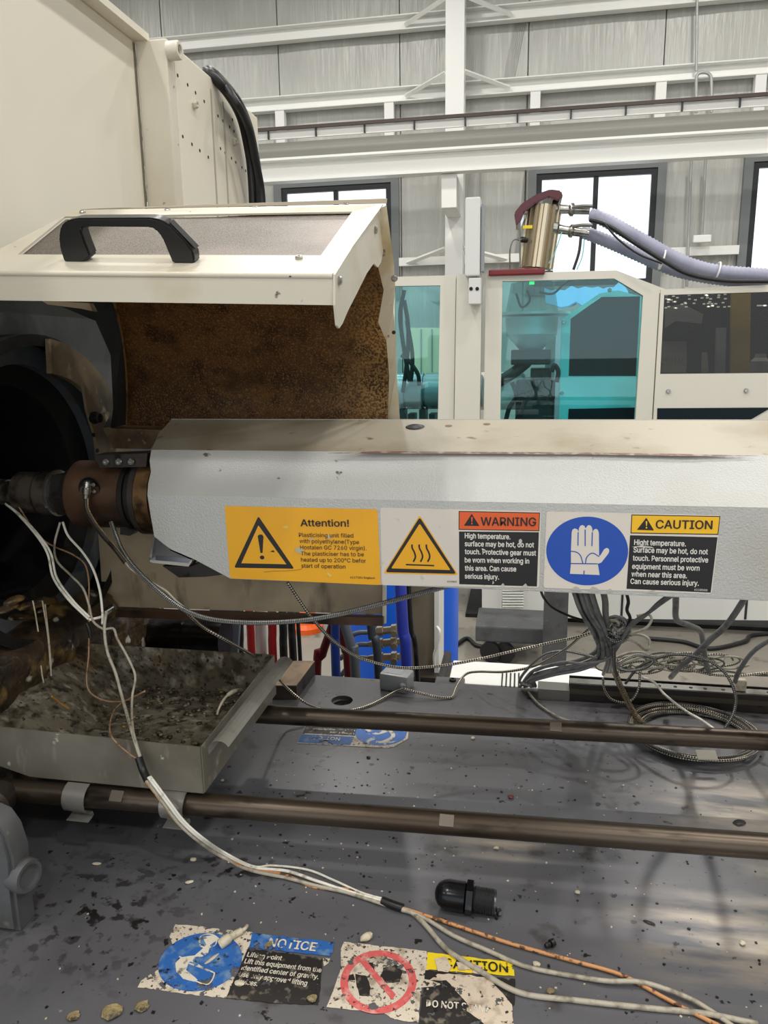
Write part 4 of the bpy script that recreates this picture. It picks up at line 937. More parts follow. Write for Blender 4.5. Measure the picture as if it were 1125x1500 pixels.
ell(F3, Z8([(660, 597)])[0], .038, .036, .0003, mat('clean_blue', (24, 96, 180), .4, 0, [(60, .58, .64, (190, 190, 180))]), n3, 'blue_disc', 44)
text(F3, 'NOTICE', *Z8([(508, 615), (412, 609)]), .0085, .0004, M_worn_text, n3, .02)
for s, a, b in (('Lifting Point', (560, 597), (470, 592)), ('Lift this equipment', (563, 586), (395, 579)), ('identified center of', (566, 575), (398, 568)), ('Use only approved', (570, 563), (420, 557))): text(F3, s, *Z8([a, b]), .0048, .0004, M_worn_text, n3, .02)
stroke(F3, Z8([(600, 580), (640, 600), (690, 590), (705, 610), (670, 630), (640, 632)]), .006, .0006, M_worn_text, n3, 'pictogram_line')
# =================================================================== NOZZLE END
AX = Vector((0, .9, 1.421))
nz = thing('injection_nozzle', 'dark steel and brown nozzle assembly at the left end of barrel', 'nozzle', (-.56, .9, 1.37))
def nx(px): return onY(px, 724, .9).x
def lx(name, prof, m, sides=40, sm=40): return obj(name, lathe((0, AX.y, AX.z), (1, 0, 0), prof, sides), m, nz, smooth=sm)
x = [nx(p) for p in (-10, 25, 30, 62, 66, 86, 92, 108, 112, 118, 196, 204, 209, 214, 222, 232)]
lx('nozzle_tip', [(x[0] - .04, .016), (x[1], .018)], mat('crusty_steel', (112, 104, 90), .5, .5, [(60, .45, .6, (44, 40, 36)), (90, .6, .66, (210, 200, 180))], (90, 1, .004)))
lx('heater_band', [(x[1], .018), (x[2], .025), (x[2] + .002, .028), (x[3], .028), (x[3], .024), (x[4], .024), (x[4], .03), (x[5], .03), (x[5], .022)], mat('band_steel', (104, 94, 84), .42, .5, [(30, .5, .62, (52, 46, 42))]))
lx('clamp_ring', [(x[5] - .004, .0302), (x[5] - .003, .0315), (x[5] + .001, .0315), (x[5] + .002, .0302)], M_bright)
obj('hexagon', lathe((0, AX.y, AX.z), (1, 0, 0), [(x[5], .026), (x[6], .031), (x[7], .031), (x[8], .028)], 6), M_dark, nz)
lx('rear_collar', [(x[7], .034), (x[8] - .001, .036), (x[9], .036)], M_dark)
lx('adapter_body', [(x[9], .040), (x[9] + .003, .0445), (x[10], .0445), (x[10] + .001, .041)], M_brown, 56)
lx('black_ring', [(x[10], .042), (x[10] + .002, .047), (x[11], .047), (x[11], .043), (x[12], .043), (x[12], .046), (x[13], .046)], M_black, 56)
for k, c in enumerate(((x[13], x[13] + .008), (x[14], x[14] + .02))): lx('barrel_band', [(c[0], .05), (c[0] + .001, .052), (c[1], .052), (c[1], .05)], [M_dark, mat('banded_brass', (122, 92, 60), .35, .7, [(30, .5, .6, (60, 44, 30))])][k])
lx('barrel_tube', [(x[13], .046), (XR, .046)], M_dark)
# round pocket with thermocouple connector
ph = onY(131, 716, .858)
obj('pocket', lathe(ph + Vector((0, .002, 0)), (0, -1, 0), [(0, .0), (0, .013), (.002, .015), (.0035, .0145), (.001, .012)], 24), M_black, nz, smooth=40)
cn = obj('connector', lathe(onY(128, 705, .845), onY(126, 728, .845) - onY(128, 705, .845), [(0, .003), (.002, .0045), (.008, .0045), (.009, .0055), (.016, .0055), (.017, .004), (.022, .004)], 12), M_bright, nz, smooth=40)
for dx, dy in ((-9, 6), (7, 4), (6, -6)): screw('screw', onY(131 + dx, 716 + dy, .852), (0, -1, 0), .0026, M_bright, nz, .002)
# screwed flange over the nozzle
obj('clamp_bar', prism([onY(*q, .862) for q in ((137, 667), (216, 664), (214, 684), (147, 685), (140, 674))], (0, .03, 0)), M_dark, nz)
for px in (156, 175, 193): screw('cap_screw', onY(px, 676.5, .861), (0, -1, 0), .0046, M_bright, nz, .004)
obj('lower_lug', prism([onY(*q, .88) for q in ((176, 770), (197, 768), (198, 778), (190, 785), (176, 783))], (0, .02, 0)), M_dark, nz)

# =================================================================== PLATEN, LEFT SIDE
PX = -.655
pl = thing('fixed_platen', 'sooty dark machine plate with a large round bore at left', 'machine', (PX, .95, BZ))
bm = B(); S = 56; Rb = .172; cyy, czz = .9, 1.42
inner = [(PX, cyy + Rb * math.cos(2 * PI * k / S), czz + Rb * math.sin(2 * PI * k / S)) for k in range(S)]
YA, YB, ZA, ZB2 = .35, 1.75, 1.245, 1.75
outer = []
for k in range(S):
    dy, dz = math.cos(2 * PI * k / S), math.sin(2 * PI * k / S)
    t = min([(YB - cyy) / dy if dy > 1e-6 else 1e9, (YA - cyy) / dy if dy < -1e-6 else 1e9, (ZB2 - czz) / dz if dz > 1e-6 else 1e9, (ZA - czz) / dz if dz < -1e-6 else 1e9]); outer.append((PX, cyy + dy * t, czz + dz * t))
obj('plate', frame_bm(outer, inner, (-.2, 0, 0)), M_platen, pl)
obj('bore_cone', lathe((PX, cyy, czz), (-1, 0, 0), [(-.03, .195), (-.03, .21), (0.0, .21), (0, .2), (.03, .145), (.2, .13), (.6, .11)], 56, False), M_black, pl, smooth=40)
obj('bore_end', lathe((PX - .6, cyy, czz), (1, 0, 0), [(0, .12), (.004, .12)], 24), M_black, pl)
# curved retaining flange with bolt (brownish light edge)
bm = B(); n_ = 14; A0, A1 = math.radians(84), math.radians(-20)
for k in range(n_):
    a = A0 + (A1 - A0) * k / n_; b = A0 + (A1 - A0) * (k + 1) / n_
    q = [Vector((PX + .032, cyy + r * math.cos(t) , czz + r * math.sin(t))) for r, t in ((.160, a), (.205, a), (.205, b), (.160, b))]
    add_prism(bm, q, (.008, 0, 0))
bmesh.ops.remove_doubles(bm, verts=bm.verts, dist=1e-5)
obj('retaining_flange', bm, mat('scorched_flange', (118, 100, 76), .5, .3, [(10, .45, .65, (52, 44, 36)), (40, .6, .7, (150, 134, 104))]), pl)
bp = Vector((PX + .04, 1.075, 1.505))
obj('flange_plate', prism([onX(*q, PX + .045) for q in ((118, 560), (134, 585), (152, 618), (168, 655), (163, 668), (140, 672), (136, 640), (124, 600))], (.004, 0, 0)), MC['scorched_flange'], pl)
bp = onX(137, 612, PX + .05)
obj('flange_bolt', lathe(bp, (1, -.3, 0), [(0, .009), (.003, .009), (.003, .0065), (.012, .0065), (.013, .004), (.008, .003)], 16), M_black, pl, smooth=40)
for px, py in ((136, 637), (142, 660)): obj('flange_bolt', lathe(onX(px, py, PX + .05), (1, 0, 0), [(0, .003), (.002, .003)], 8), M_black, pl)
# housing below the bore, crusted with grease
hs = thing('greasy_housing', 'dark rounded housing crusted with brown grease below the bore', 'machine', (-.7, .9, BZ))
bm = B(); bmesh.ops.create_grid(bm, x_segments=40, y_segments=40, size=.5)
rng = np.random.RandomState(3)
for v in bm.verts:
    u, w = v.co.x + .5, v.co.y + .5           # u across Y, w up
    Y = .6 + u * .6; z = 1.06 + w * .21
    top = max(0, w - .78) / .22
    xx = -.612 - .06 * max(0, (u - .6)) - .10 * top ** 1.6 + .004 * math.sin(Y * 90 + z * 40) * (.3 + w) + rng.uniform(-.002, .002)
    if z < 1.16 + .05 * u: xx += .006
    v.co = Vector((xx, Y, z))
obj('crusted_face', bm, mat('grease_crust', (74, 60, 44), .38, .1, [(14, .42, .62, (34, 28, 23)), (24, .55, .66, (120, 96, 56)), (34, .64, .7, (196, 190, 178))], (55, .9, .006)), hs, smooth=180)
obj('core', box((-1.0, .6, 1.055), (-.66, 1.2, 1.24), .01), M_black, hs)
for P in ([(48, 1000 - 120), (52, 900), (56, 925)], [(62, 880), (70, 930), (74, 975)], [(66, 885), (73, 950), (75, 990)], [(60, 975), (62, 990), (64, 1000)]):
    obj('drip', tube([onX(px, py, -.600) for px, py in P], .0009, 6), M_chip, hs)
# purge lumps
lumps = [((18, 872), .008), ((38, 878), .007), ((55, 872), .007), ((8, 884), .008), ((62, 884), .006)]
for (q, r) in lumps:
    bm = B(); bmesh.ops.create_icosphere(bm, subdivisions=2, radius=r)
    c = onX(q[0], q[1] + 8, -.622)
    for v in bm.verts: v.co = Vector((v.co.x * 1.2, v.co.y * 2.2, v.co.z * .5)) * (1 + random.uniform(-.3, .3)) + c
    obj('grease_lump', bm, MC['grease_crust'], hs, smooth=180)

# =================================================================== MACHINE CABINET (upper left)
CX = -.6
cbn = thing('machine_cabinet', 'large cream painted machine cabinet rising at upper left', 'machine cabinet', (CX - .2, .9, 1.7))
obj('side_panel', prism([(CX, .25, 1.71), (CX, 1.185, 1.695), (CX, 1.185, 2.095), (CX, .25, 2.6)], (-.02, 0, 0)) if False else box((CX - .02, .25, 1.70), (CX, 1.19, 2.072), .002), M_cream2, cbn)
fa = [onX(104, 0, CX + .0), onX(190, 57, CX)]
obj('roof_flange', box((CX - .3, .25, 2.0725), (CX + .022, 1.195, 2.077)), M_cream2, cbn)
obj('flange_lip', box((CX + .0205, .25, 2.077), (CX + .022, 1.195, 2.083)), M_cream2, cbn)
PXr = -.548
obj('corner_post', box((CX + .0005, 1.19, 1.60), (PXr, 1.215, 2.074), .003), M_cream, cbn)
obj('seam', box((CX - .001, 1.184, 1.70), (CX + .0015, 1.189, 2.07)), mat('seam_dark', (120, 114, 100), .6), cbn)  # darker joint line between side panel and post
sp_ = obj('perforated_side', box((PXr - .02, 1.2155, 1.60), (PXr, 1.60, 2.074), .003), M_cream2, cbn)
q = onX(247, 75, PXr)
obj('tube_stub', lathe((PXr, q.y, q.z), (1, 0, 0), [(0, .0135), (.017, .0135), (.019, .012), (.019, .008), (.012, .007)], 20), M_cream, cbn, smooth=40)
obj('tube_bore', lathe((PXr + .0125, q.y, q.z), (1, 0, 0), [(0, .0075), (.001, .0075)], 14), M_black, cbn)
Z1 = lambda x, y: (x / 2.679, y / 2.679)
bm = B()
for a in ((697, 296), (736, 333), (767, 364), (801, 398), (855, 455), (875, 475), (901, 498), (918, 515), (717, 536), (753, 566), (784, 591), (817, 617), (838, 560), (865, 583), (883, 600), (908, 621), (925, 637), (949, 657), (964, 670), (912, 470)):
    p = onX(*Z1(*a), PXr); add_lathe(bm, p - Vector((.001, 0, 0)), (1, 0, 0), [(0, .0028), (.0014, .0028)], 8)
obj('drilled_holes', bm, M_black, cbn)
for a in ((760, 410), (916, 556)): screw('bolt', onX(*Z1(*a), PXr), (1, -.2, 0), .007, M_cream, cbn, .008, True)
for a in ((825, 350), (873, 400)):
    p = onX(*Z1(*a), PXr); obj('seam_rib', box((PXr, p.y - .002, 1.6), (PXr + .0015, p.y + .002, p.z)), mat('seam_grey', (176, 172, 160), .5), cbn)
# black hydraulic hoses over the cabinet
for k, (P, r, l) in enumerate((([(286, 108), (305, 112), (330, 132), (352, 170), (364, 220), (369, 262), (372, 330)], .0085, 'nearest of three black hydraulic hoses arching beside the cream cabinet'),
                            ([(292, 106), (315, 116), (342, 140), (362, 180), (372, 222), (378, 262), (381, 330)], .0085, 'middle of three black hydraulic hoses arching beside the cream cabinet'),
                            ([(300, 110), (326, 126), (346, 150), (364, 186), (374, 232), (383, 280), (385, 330)], .007, 'outermost thin black hose arching beside the cream cabinet'))):
    tag(obj('hydraulic_hose', tube([onX(P[0][0] + 12, P[0][1] + 12, PXr - .05), onX(P[0][0] + 16, P[0][1] - 2, PXr - .012)] + [onX(px, py, PXr + .014 + .012 * k) for px, py in P[2:]], r, 12), M_rubber, smooth=60), l, 'hose', 'black hoses over the cabinet')
for i, ts in enumerate(((303, 112), (330, 132))): pass

# =================================================================== GUARD HOOD
gd = thing('nozzle_guard', 'open cream sheet metal nozzle guard with mesh window and sooty inside', 'machine guard', (-.36, .95, 1.5))
FLx, FRx = -.56, None
frp = onY(487, 402, .685); brp = onY(561, 299, .905); blp = onY(110, 308, .895)
flp = Vector((blp.x, frp.y - .008, frp.z + .014))
def lidp(u, v): # u left->right, v front->back
    return (flp.lerp(frp, u)).lerp(blp.lerp(brp, u), v)
lidn = (frp - flp).cross(blp - flp).normalized()
# inner opening from photo
def lidpx(px, py):
    d = Vector(ray(px, py)); C = Vector(CAM); return C + d * ((flp - C).dot(lidn) / d.dot(lidn))
inn_ = [lidp(.085, .235), lidpx(470, 374), lidpx(516, 310), lidpx(95, 317)]
obj('lid_frame', frame_bm([flp, frp, brp, blp], inn_, -lidn * .002), M_guard, gd)
sc = obj('window_mesh', prism([p - lidn * .0035 for p in inn_], -lidn * .002), mat('wire_mesh', (122, 114, 102), .4, .3, [(700, .45, .55, (78, 72, 64)), (5, .45, .65, (146, 134, 126))], (900, .6, .001)), gd)
# front lip
lb1 = onY(488, 447, .687); lipd = lb1 - frp
lbl = flp + Vector((0, .001, lipd.z))
bm = frame_bm([flp, frp], [flp, frp], (0, 0, 0)) if False else prism([flp, frp, frp + Vector((0, .002, lipd.z)), flp + Vector((0, .002, lipd.z))], (0, .003, 0))
obj('front_lip', bm, M_guard, gd)
bm = B(); add_tube(bm, [flp + Vector((0, .002, -.0015)), frp + Vector((0, .002, -.0015))], .0032, 10); obj('rolled_edge', bm, M_guard, gd, smooth=60)
bm = B()
for px, py, w_ in ((40, 397, 1), (47, 398, 1.4), (58, 398, 1), (108, 398, 1.2), (118, 399, 2), (122, 398, 1), (133, 399, 1.6), (200, 401, 1.2), (246, 401, 1.4), (256, 402, 2.2), (262, 401, 1.3), (325, 403, 1.8), (330, 402, 1), (425, 404, 1.6), (83, 413, 1.2), (84, 420, .9)):
    p = onY(px, py + 1, frp.y - .0026); add_box(bm, p, (.0007 * w_ * 1.6, .0006, .0009 * w_ ** .5))
obj('paint_chips', bm, M_black, gd, kind='stuff')
# right side plate, broken lower edge
sx = frp.x + .0005
side = [(487, 402), (562, 299), (567, 330), (556, 384), (551, 392), (545, 386), (535, 400), (520, 430), (507, 455), (499, 474), (494, 481), (491, 477), (488, 447)]
SP = [onX(px, py, sx) for px, py in side]; SP[0] = Vector((sx, frp.y, frp.z)); SP[1] = Vector((sx, brp.y, brp.z))
obj('side_plate', prism(SP, (.002, 0, 0)), M_guard, gd)
for px, py in ((549, 337), (496, 411)): screw('rivet', onX(px, py, sx + .002), (1, 0, 0), .0042, M_bright, gd, .003)
for px, py in ((121, 312), (246, 309), (374, 306), (506, 301), (438, 379)):
    screw('rivet', lidpx(px, py), lidn, .0038, M_bright, gd, .003)
# hinge strip behind the lid
obj('hinge_strip', prism([blp + Vector((0, .012, .003)), brp + Vector((.002, .012, .003)), brp + Vector((.002, .016, .009)), blp + Vector((.02, .016, .004))], (0, .002, 0)), mat('taupe_edge', (150, 138, 116), .5), gd)
# curved sooty back sheet
bm = B(); NU, NV = 28, 14
xL = [(-.548)] ; grid = []
for j in range(NV + 1):
    v = j / NV; row = []
    z = brp.z - .004 - v * (brp.z - 1.47); Y = .912 + .15 * math.sin(min(1, v * 1.15) * PI / 2)
    lx_ = [onY(150, 400, Y).x, onY(166, 440, Y).x, onY(179, 500, Y).x, onY(186, 560, Y).x, onY(186, 640, Y).x]
    t = v * 4; i0 = min(3, int(t)); lxx = lx_[i0] * (1 - (t - i0)) + lx_[i0 + 1] * (t - i0)
    rx = -.166 + .0 * v - .012 * v
    for i in range(NU + 1):
        u = i / NU; dent = .006 * math.exp(-((u - .45) ** 2 / .01 + (v - .75) ** 2 / .01))
        row.append(bm.verts.new((lxx + u * (rx - lxx), Y + dent + .002 * math.sin(u * 9 + v * 5), z)))
    grid.append(row)
for j in range(NV):
    for i in range(NU): bm.faces.new((grid[j][i], grid[j + 1][i], grid[j + 1][i + 1], grid[j][i + 1]))
bmesh.ops.solidify(bm, geom=bm.faces, thickness=-.002); bmesh.ops.recalc_face_normals(bm, faces=bm.faces)
obj('sooty_back_sheet', bm, M_rustsheet, gd, smooth=60)
# folded left edge of the sheet
P = [onY(150, 400, .935), onY(168, 445, .96), onY(179, 500, 1.0), onY(185, 560, 1.03), onY(185, 628, 1.045)]
obj('folded_edge', tube(P, .0022, 6), mat('amber_soot', (118, 84, 44), .5, .2, [(40, .5, .65, (70, 46, 24))]), gd, smooth=60)
obj('left_flange', prism([onY(60, 395, .93), P[0], P[1], P[2], P[3], P[4], onY(160, 640, 1.0), onY(150, 628, 1.0), onY(166, 600, 1.02), onY(162, 520, 1.02), onY(140, 470, .98), onY(80, 445, .95)], (0, .002, 0)), mat('dark_blue_grey', (58, 60, 62), .4, .3, [(8, .45, .7, (40, 38, 36))]), gd)
# right bent flange : pale, creased
outer_ = [(566, 300), (577, 385), (579, 420), (576, 455), (580, 490), (581, 540), (586, 618)]
inner_ = [(558, 310), (556, 386), (562, 425), (563, 455), (553, 482), (566, 505), (570, 555), (567, 618)]
inner_ = [(558, 305), (553, 388), (562, 425), (554, 472), (566, 500), (570, 550), (568, 618)]
bm = B(); prevv = None
for k in range(len(outer_)):
    v = (outer_[k][1] - 300) / 318; Y = .905 + .155 * v
    a = bm.verts.new(onY(*outer_[k], Y - .004)); b = bm.verts.new(onY(*inner_[k], Y - .012 * (k % 2))) 
    if prevv: bm.faces.new((prevv[0], prevv[1], b, a))
    prevv = (a, b)
bmesh.ops.solidify(bm, geom=bm.faces, thickness=.0025); bmesh.ops.recalc_face_normals(bm, faces=bm.faces)
obj('bent_flange', bm, mat('stained_cream', (226, 218, 198), .4, 0, [(12, .52, .70, (204, 186, 146)), (60, .64, .72, (110, 84, 50))], (300, .2, .001)), gd)
screw('rivet', onY(578, 408, .95), (0, -1, 0), .004, M_bright, gd, .003)
obj('hole', lathe(onY(577, 487, .975), (0, -1, 0), [(0, .0025), (.002, .0025)], 10), M_black, gd)
# rusty ledge below the sheet
obj('lower_ledge', prism([onY(*q, .99) for q in ((150, 627), (238, 630), (232, 640), (220, 658), (166, 657))], (0, .05, 0)), mat('rusty_ledge', (112, 90, 62), .5, .2, [(20, .45, .65, (70, 50, 32)), (80, .6, .7, (150, 130, 96))], (90, .4, .002)), gd)
# cream scorched underside strip
obj('inner_brace', prism([onY(*q, .83) for q in ((60, 440), (130, 444), (136, 456), (118, 452), (70, 446))], (0, .01, 0)), M_stain, gd)
# handle
hd = obj('handle', B(), M_plastic, gd) if False else None
def lidh(px, py, h):
    d = Vector(ray(px, py)); C = Vector(CAM); q = flp + lidn * h; return C + d * ((q - C).dot(lidn) / d.dot(lidn))
# handle profile in the vertical plane along the lid front strip
A_ = lidpx(120, 380); B__ = lidpx(274, 382); hx = (B__ - A_).normalized(); hy = lidn; hz = hx.cross(hy)
HPX = (B__ - A_).length / 154
def hp2(px, py, w=0): return A_ + hx * ((px - 120) * HPX) + hy * ((380 - py + (px - 120) * .008) * HPX * .92) + hz * w
arch = [(99, 381), (98, 362), (101, 345), (108, 330), (118, 322), (135, 318), (240, 318), (254, 321), (266, 330), (280, 348), (290, 364), (290, 377), (288, 382), (258, 382), (250, 345), (243, 334), (236, 331), (144, 330), (137, 334), (138, 350), (141, 372), (128, 381)]
bm = prism([hp2(px, py, -.007) for px, py in arch], hz * .015)
bmesh.ops.bevel(bm, geom=[e for e in bm.edges], offset=.0016, segments=2, affect='EDGES')
obj('handle', bm, M_plastic, gd, smooth=40)
ra, rb = hp2(262, 326, .0005), hp2(291, 363, .0005); rn = (rb - ra).normalized().cross(hz); rn = rn if rn.dot(hx) > 0 else -rn
obj('handle_recess_shade', prism([ra - hz * .0045 + rn * .001, rb - hz * .0045 + rn * .001, rb + hz * .0045 + rn * .001, ra + hz * .0045 + rn * .001], rn * .0005), M_black, gd)  # flat dark quad painting the shade of the open recess

# lower stained panel, below the barrel
lp = thing('stained_apron', 'oil stained beige sheet metal apron hanging below the barrel', 'machine panel', (-.4, 1.03, 1.2))
def ap(px, py): return onY(px, py, 1.03)
obj('sheet', prism([ap(138, 700), ap(566, 700), ap(564, 900), ap(300, 893), ap(165, 888), ap(150, 870)], (0, .003, 0)), M_stain, lp)
obj('lower_fold', prism([ap(165, 889), ap(300, 894), ap(563, 901), ap(563, 913), ap(300, 905), ap(172, 900)], (0, -.012, 0)), M_brown, lp)
obj('edge_strip', prism([ap(561, 700), ap(567, 700), ap(566, 912), ap(561, 912)], (0, -.004, 0)), M_guard, lp)
obj('stub', lathe(onY(168, 888, .98), (-.8, -.3, -.5), [(0, .005), (.016, .0055), (.017, .004)], 12), M_bright, lp, smooth=40)
# cylinder behind the tray
cyl = thing('hydraulic_cylinder', 'dark banded steel cylinder behind the tray', 'cylinder', (-.6, 1.15, 1.13))
cxa = onY(165, 925, 1.14)
pf = []
for k, (px, r) in enumerate(((120, .032), (180, .032), (180, .036), (190, .036), (190, .033), (212, .033), (212, .037), (220, .037), (220, .033), (262, .033), (262, .038), (275, .038), (275, .034), (330, .034))):
    pf.append((onY(px, 925, 1.14).x, r))
obj('body', lathe((0, 1.14, cxa.z), (1, 0, 0), pf, 32), mat('dark_chrome', (92, 90, 92), .22, .9, [(10, .45, .6, (50, 46, 44))]), cyl, smooth=30)
tag(obj('slate_plate', prism([onY(*q, 1.3) for q in ((298, 940), (308, 890), (352, 890), (345, 1000), (330, 1700), (290, 1700), (296, 1000))], (0, .01, 0)), mat('slate_paint', (100, 104, 112), .4)), 'slanted slate grey plate between cylinder and red pipes', 'plate')

# =================================================================== TRAY
ty_ = thing('drip_tray', 'dirty galvanised drip tray with purge residue on the rods', 'tray', (-.45, .8, 1.135))
tz0, tz1 = 1.1355, 1.193
xr, xf, xt = -.331, -.535, -.615
yf, yb = .686, .93
obj('floor', prism([(xf, yf, tz0), (xr, yf, tz0), (xr, yb, tz0), (xf, yb, tz0)], (0, 0, -.0015)), M_galdirty, ty_)
obj('front_wall', prism([(xr, yf, tz0), (xf - .005, yf, tz0), (xt, yf, tz0 + .02), (xt, yf, tz1 + .002), (xr, yf, tz1 - .003)], (0, -.0015, 0)), mat('stained_zinc', (136, 131, 120), .4, .3, [(9, .42, .66, (106, 100, 86)), (34, .665, .69, (206, 202, 190)), (70, .6, .75, (160, 154, 140), (1, 1, .3))], (30, .2, .002)), ty_)
obj('back_wall', prism([(xr, yb, tz0), (xt, yb, tz0), (xt, yb, tz1), (xr, yb, tz1)], (0, .0015, 0)), M_galdirty, ty_)
obj('sloping_side', prism([(xf, yf, tz0), (xf, yb, tz0), (xt, yb, tz1), (xt - .02, yf, tz1)], Vector((-1, 0, -.6)).normalized() * .0015), M_galdirty, ty_)
obj('right_wall', prism([(xr, yf, tz0), (xr, yb, tz0), (xr, yb, tz1), (xr, yf, tz1 - .003)], (.0015, 0, 0)), M_gal, ty_)
# curved rail cap clipped over the right wall
bm = B(); NN = 9; a0 = onZ(313, 1098, 1.19); a1_ = onZ(412, 972, 1.19); ax_ = (a1_ - a0).normalized(); sd = ax_.cross(Vector((0, 0, 1)))
vv = []
for k in range(NN):
    an = math.radians(200 - 170 * k / (NN - 1)); of = sd * (.0125 * math.cos(an) + .006) + Vector((0, 0, .0125 * math.sin(an) - .002))
    vv.append((bm.verts.new(a0 + of), bm.verts.new(a1_ + of)))
for k in range(NN - 1): bm.faces.new((vv[k][0], vv[k][1], vv[k + 1][1], vv[k + 1][0]))
bmesh.ops.solidify(bm, geom=bm.faces, thickness=.0012); bmesh.ops.recalc_face_normals(bm, faces=bm.faces)
obj('edge_cap', bm, mat('bent_zinc', (196, 194, 186), .34, .45, [(20, .5, .7, (160, 156, 146))]), ty_)
# clip straps on the near rod
for (pa, pb_) in ((112, 147), (258, 294)):
    xa, xb = onZ(pa, 1165, 1.11).x, onZ(pb_, 1165, 1.11).x
    yr = (rp((pa + pb_) / 2, 1156 + (pa + pb_) / 2 * .0745)).y
    bm = B(); PP = []
    for k in range(9):
        an = math.radians(90 + 22 * k); PP.append((yr - .002 + .0165 * math.cos(an), rz + .0165 * math.sin(an)))
    PP.append((PP[-1][0] + .002, PP[-1][1] - .006)); PP.append((PP[-1][0] - .012, PP[-1][1] - .002))
    vs = [(bm.verts.new((xa, y, z)), bm.verts.new((xb, y, z))) for y, z in PP]
    for k in range(len(vs) - 1): bm.faces.new((vs[k][0], vs[k][1], vs[k + 1][1], vs[k + 1][0]))
    bmesh.ops.solidify(bm, geom=bm.faces, thickness=.001); bmesh.ops.recalc_face_normals(bm, faces=bm.faces)
    obj('clip', bm, MC['bent_zinc'], ty_, smooth=30)
for px in (430,): pass
c = onZ(385, 1050, 1.12); obj('rear_clip', box((-.365, .905, 1.105), (-.335, .925, 1.1335), .001), M_gal, ty_)
# residue: crumbly stuff in the tray, and strands
bm = B()
for k in range(260):
    x_ = random.uniform(xf + .01, xr - .01); y_ = random.uniform(yf + .03, yb - .005)
    if random.random() < .5: y_ = yb - abs(random.gauss(0, .03)) - .006
    r = random.uniform(.0008, .0035); q = bmesh.ops.create_icosphere(bm, subdivisions=1, radius=r)['verts']
    for v in q: v.co = Vector((v.co.x * random.uniform(.8, 1.8), v.co.y * 1.2, v.co.z * .6)) + Vector((x_, y_, tz0 + r * .4))
rs_ = obj('purge_residue', bm, mat('residue', (48, 40, 30), .5, 0, [(120, .5, .6, (132, 122, 100)), (60, .6, .7, (150, 118, 60))]), None, smooth=180, kind='stuff')
tag(rs_, 'dark and pale crumbs of purged plastic scattered in the tray', 'residue')
tag(obj('plastic_strand', tube([onZ(318, 1047, 1.142), onZ(322, 1035, 1.15), onZ(330, 1022, 1.156), onZ(342, 1013, 1.16), onZ(354, 1011, 1.15)], [.0014] * 9 + [.0018] * 10 + [.003] * 14, 8), M_chip, smooth=60), 'pale curled plastic strand at the right rear of the tray', 'plastic scrap')
tag(obj('plastic_strand', tube([onX(76, 1020, -.56), onX(88, 1030, -.56), onX(101, 1038, -.555)], .0012, 6), mat('orange_scrap', (190, 130, 60), .5), smooth=60), 'short orange plastic sliver on the sloping tray side', 'plastic scrap')

# =================================================================== CABLES
def py_(L_, y): return [onY(px, py, y) for px, py in L_]
def cable(lbl, P, r, m, name='cable', cat='cable', grp=None, sides=8, seg=8):
    return tag(obj(name, tube(P, r, sides, seg), m, smooth=180), lbl, cat, grp)
def yy(L_): return [onY(a, b, c) for a, b, c in L_]
cable('thick braided silver cable sagging from nozzle under the cover', yy([(163, 765, .85), (170, 785, .84), (180, 808, .83), (200, 835, .82), (235, 868, .81), (270, 893, .81), (310, 907, .81), (370, 912, .82), (440, 909, .83), (500, 899, .84), (560, 884, .85), (620, 868, .86), (680, 852, .87)]), .0031, M_braid, 'braided_cable')
tc_ = thing('thermocouple_lead', 'spring sleeved thermocouple lead from the nozzle pocket', 'cable', onY(128, 728, .845))
P = catmull(yy([(126, 727, .845), (127, 745, .842), (137, 765, .836), (152, 785, .83), (168, 803, .826), (184, 824, .822)]), 24)
bm = B(); hel = []
for i in range(len(P) * 4 - 4):
    s = i / 4; a = P[int(s)].lerp(P[min(int(s) + 1, len(P) - 1)], s - int(s)); hel.append(a)
add_tube(bm, P, .0028, 8); obj('sleeve', bm, M_dark, tc_, smooth=180)
hl = [hel[i] + Vector((math.cos(i * 1.1), 0, math.sin(i * 1.1))) * .0034 for i in range(len(hel))]
obj('spring', add_tube(B(), hl, .0009, 5), mat('bronze_spring', (136, 118, 92), .3, .8), tc_, smooth=180)
P2 = yy([(184, 824, .822), (192, 834, .82), (210, 846, .818), (228, 856, .815), (244, 866, .813), (258, 880, .812), (270, 890, .812)])
obj('lead', tube(P2, .0014), M_wiregrey, tc_, smooth=180)
cable('flecked wire drooping across the tray corner to the grey connector box', yy([(270, 893, .815), (285, 908, .83), (300, 920, .85), (339, 942, .87)]) + [onZ(390, 973, 1.16), onZ(417, 1004, 1.10), onZ(445, 1028, 1.075), onZ(470, 1038, 1.0535), onZ(495, 1042, 1.0525), onZ(520, 1039, 1.0525), onZ(545, 1031, 1.0525), onZ(575, 1015, 1.056), onZ(590, 1009, 1.064)], .0021, M_braid2, 'braided_wire')
cable('flecked wire running from grey connector box up to the cable bundle', [onZ(592, 1009, 1.064), onZ(610, 1014, 1.06), onZ(640, 1021, 1.054), onZ(656, 1022, 1.0525), onZ(663, 1020, 1.053), onZ(670, 1004, 1.06), onZ(682, 988, 1.07), onZ(700, 984, 1.08)] + yy([(740, 984, 1.12), (784, 975, 1.1), (825, 953, 1.06), (850, 932, 1.02), (880, 905, 1.0)]), .0020, M_braid2, 'braided_wire')
cable('flecked wire sagging from under the yellow label to the cable bundle', yy([(421, 853, .84), (440, 882, .85), (456, 904, .86), (475, 926, .88), (495, 944, .9), (515, 958, .92), (535, 967, .94), (585, 978, .97), (640, 976, 1.0), (700, 966, 1.02), (743, 956, 1.02), (800, 943, 1.02), (850, 932, 1.0), (885, 920, 1.0)]), .0021, M_braid2, 'braided_wire')
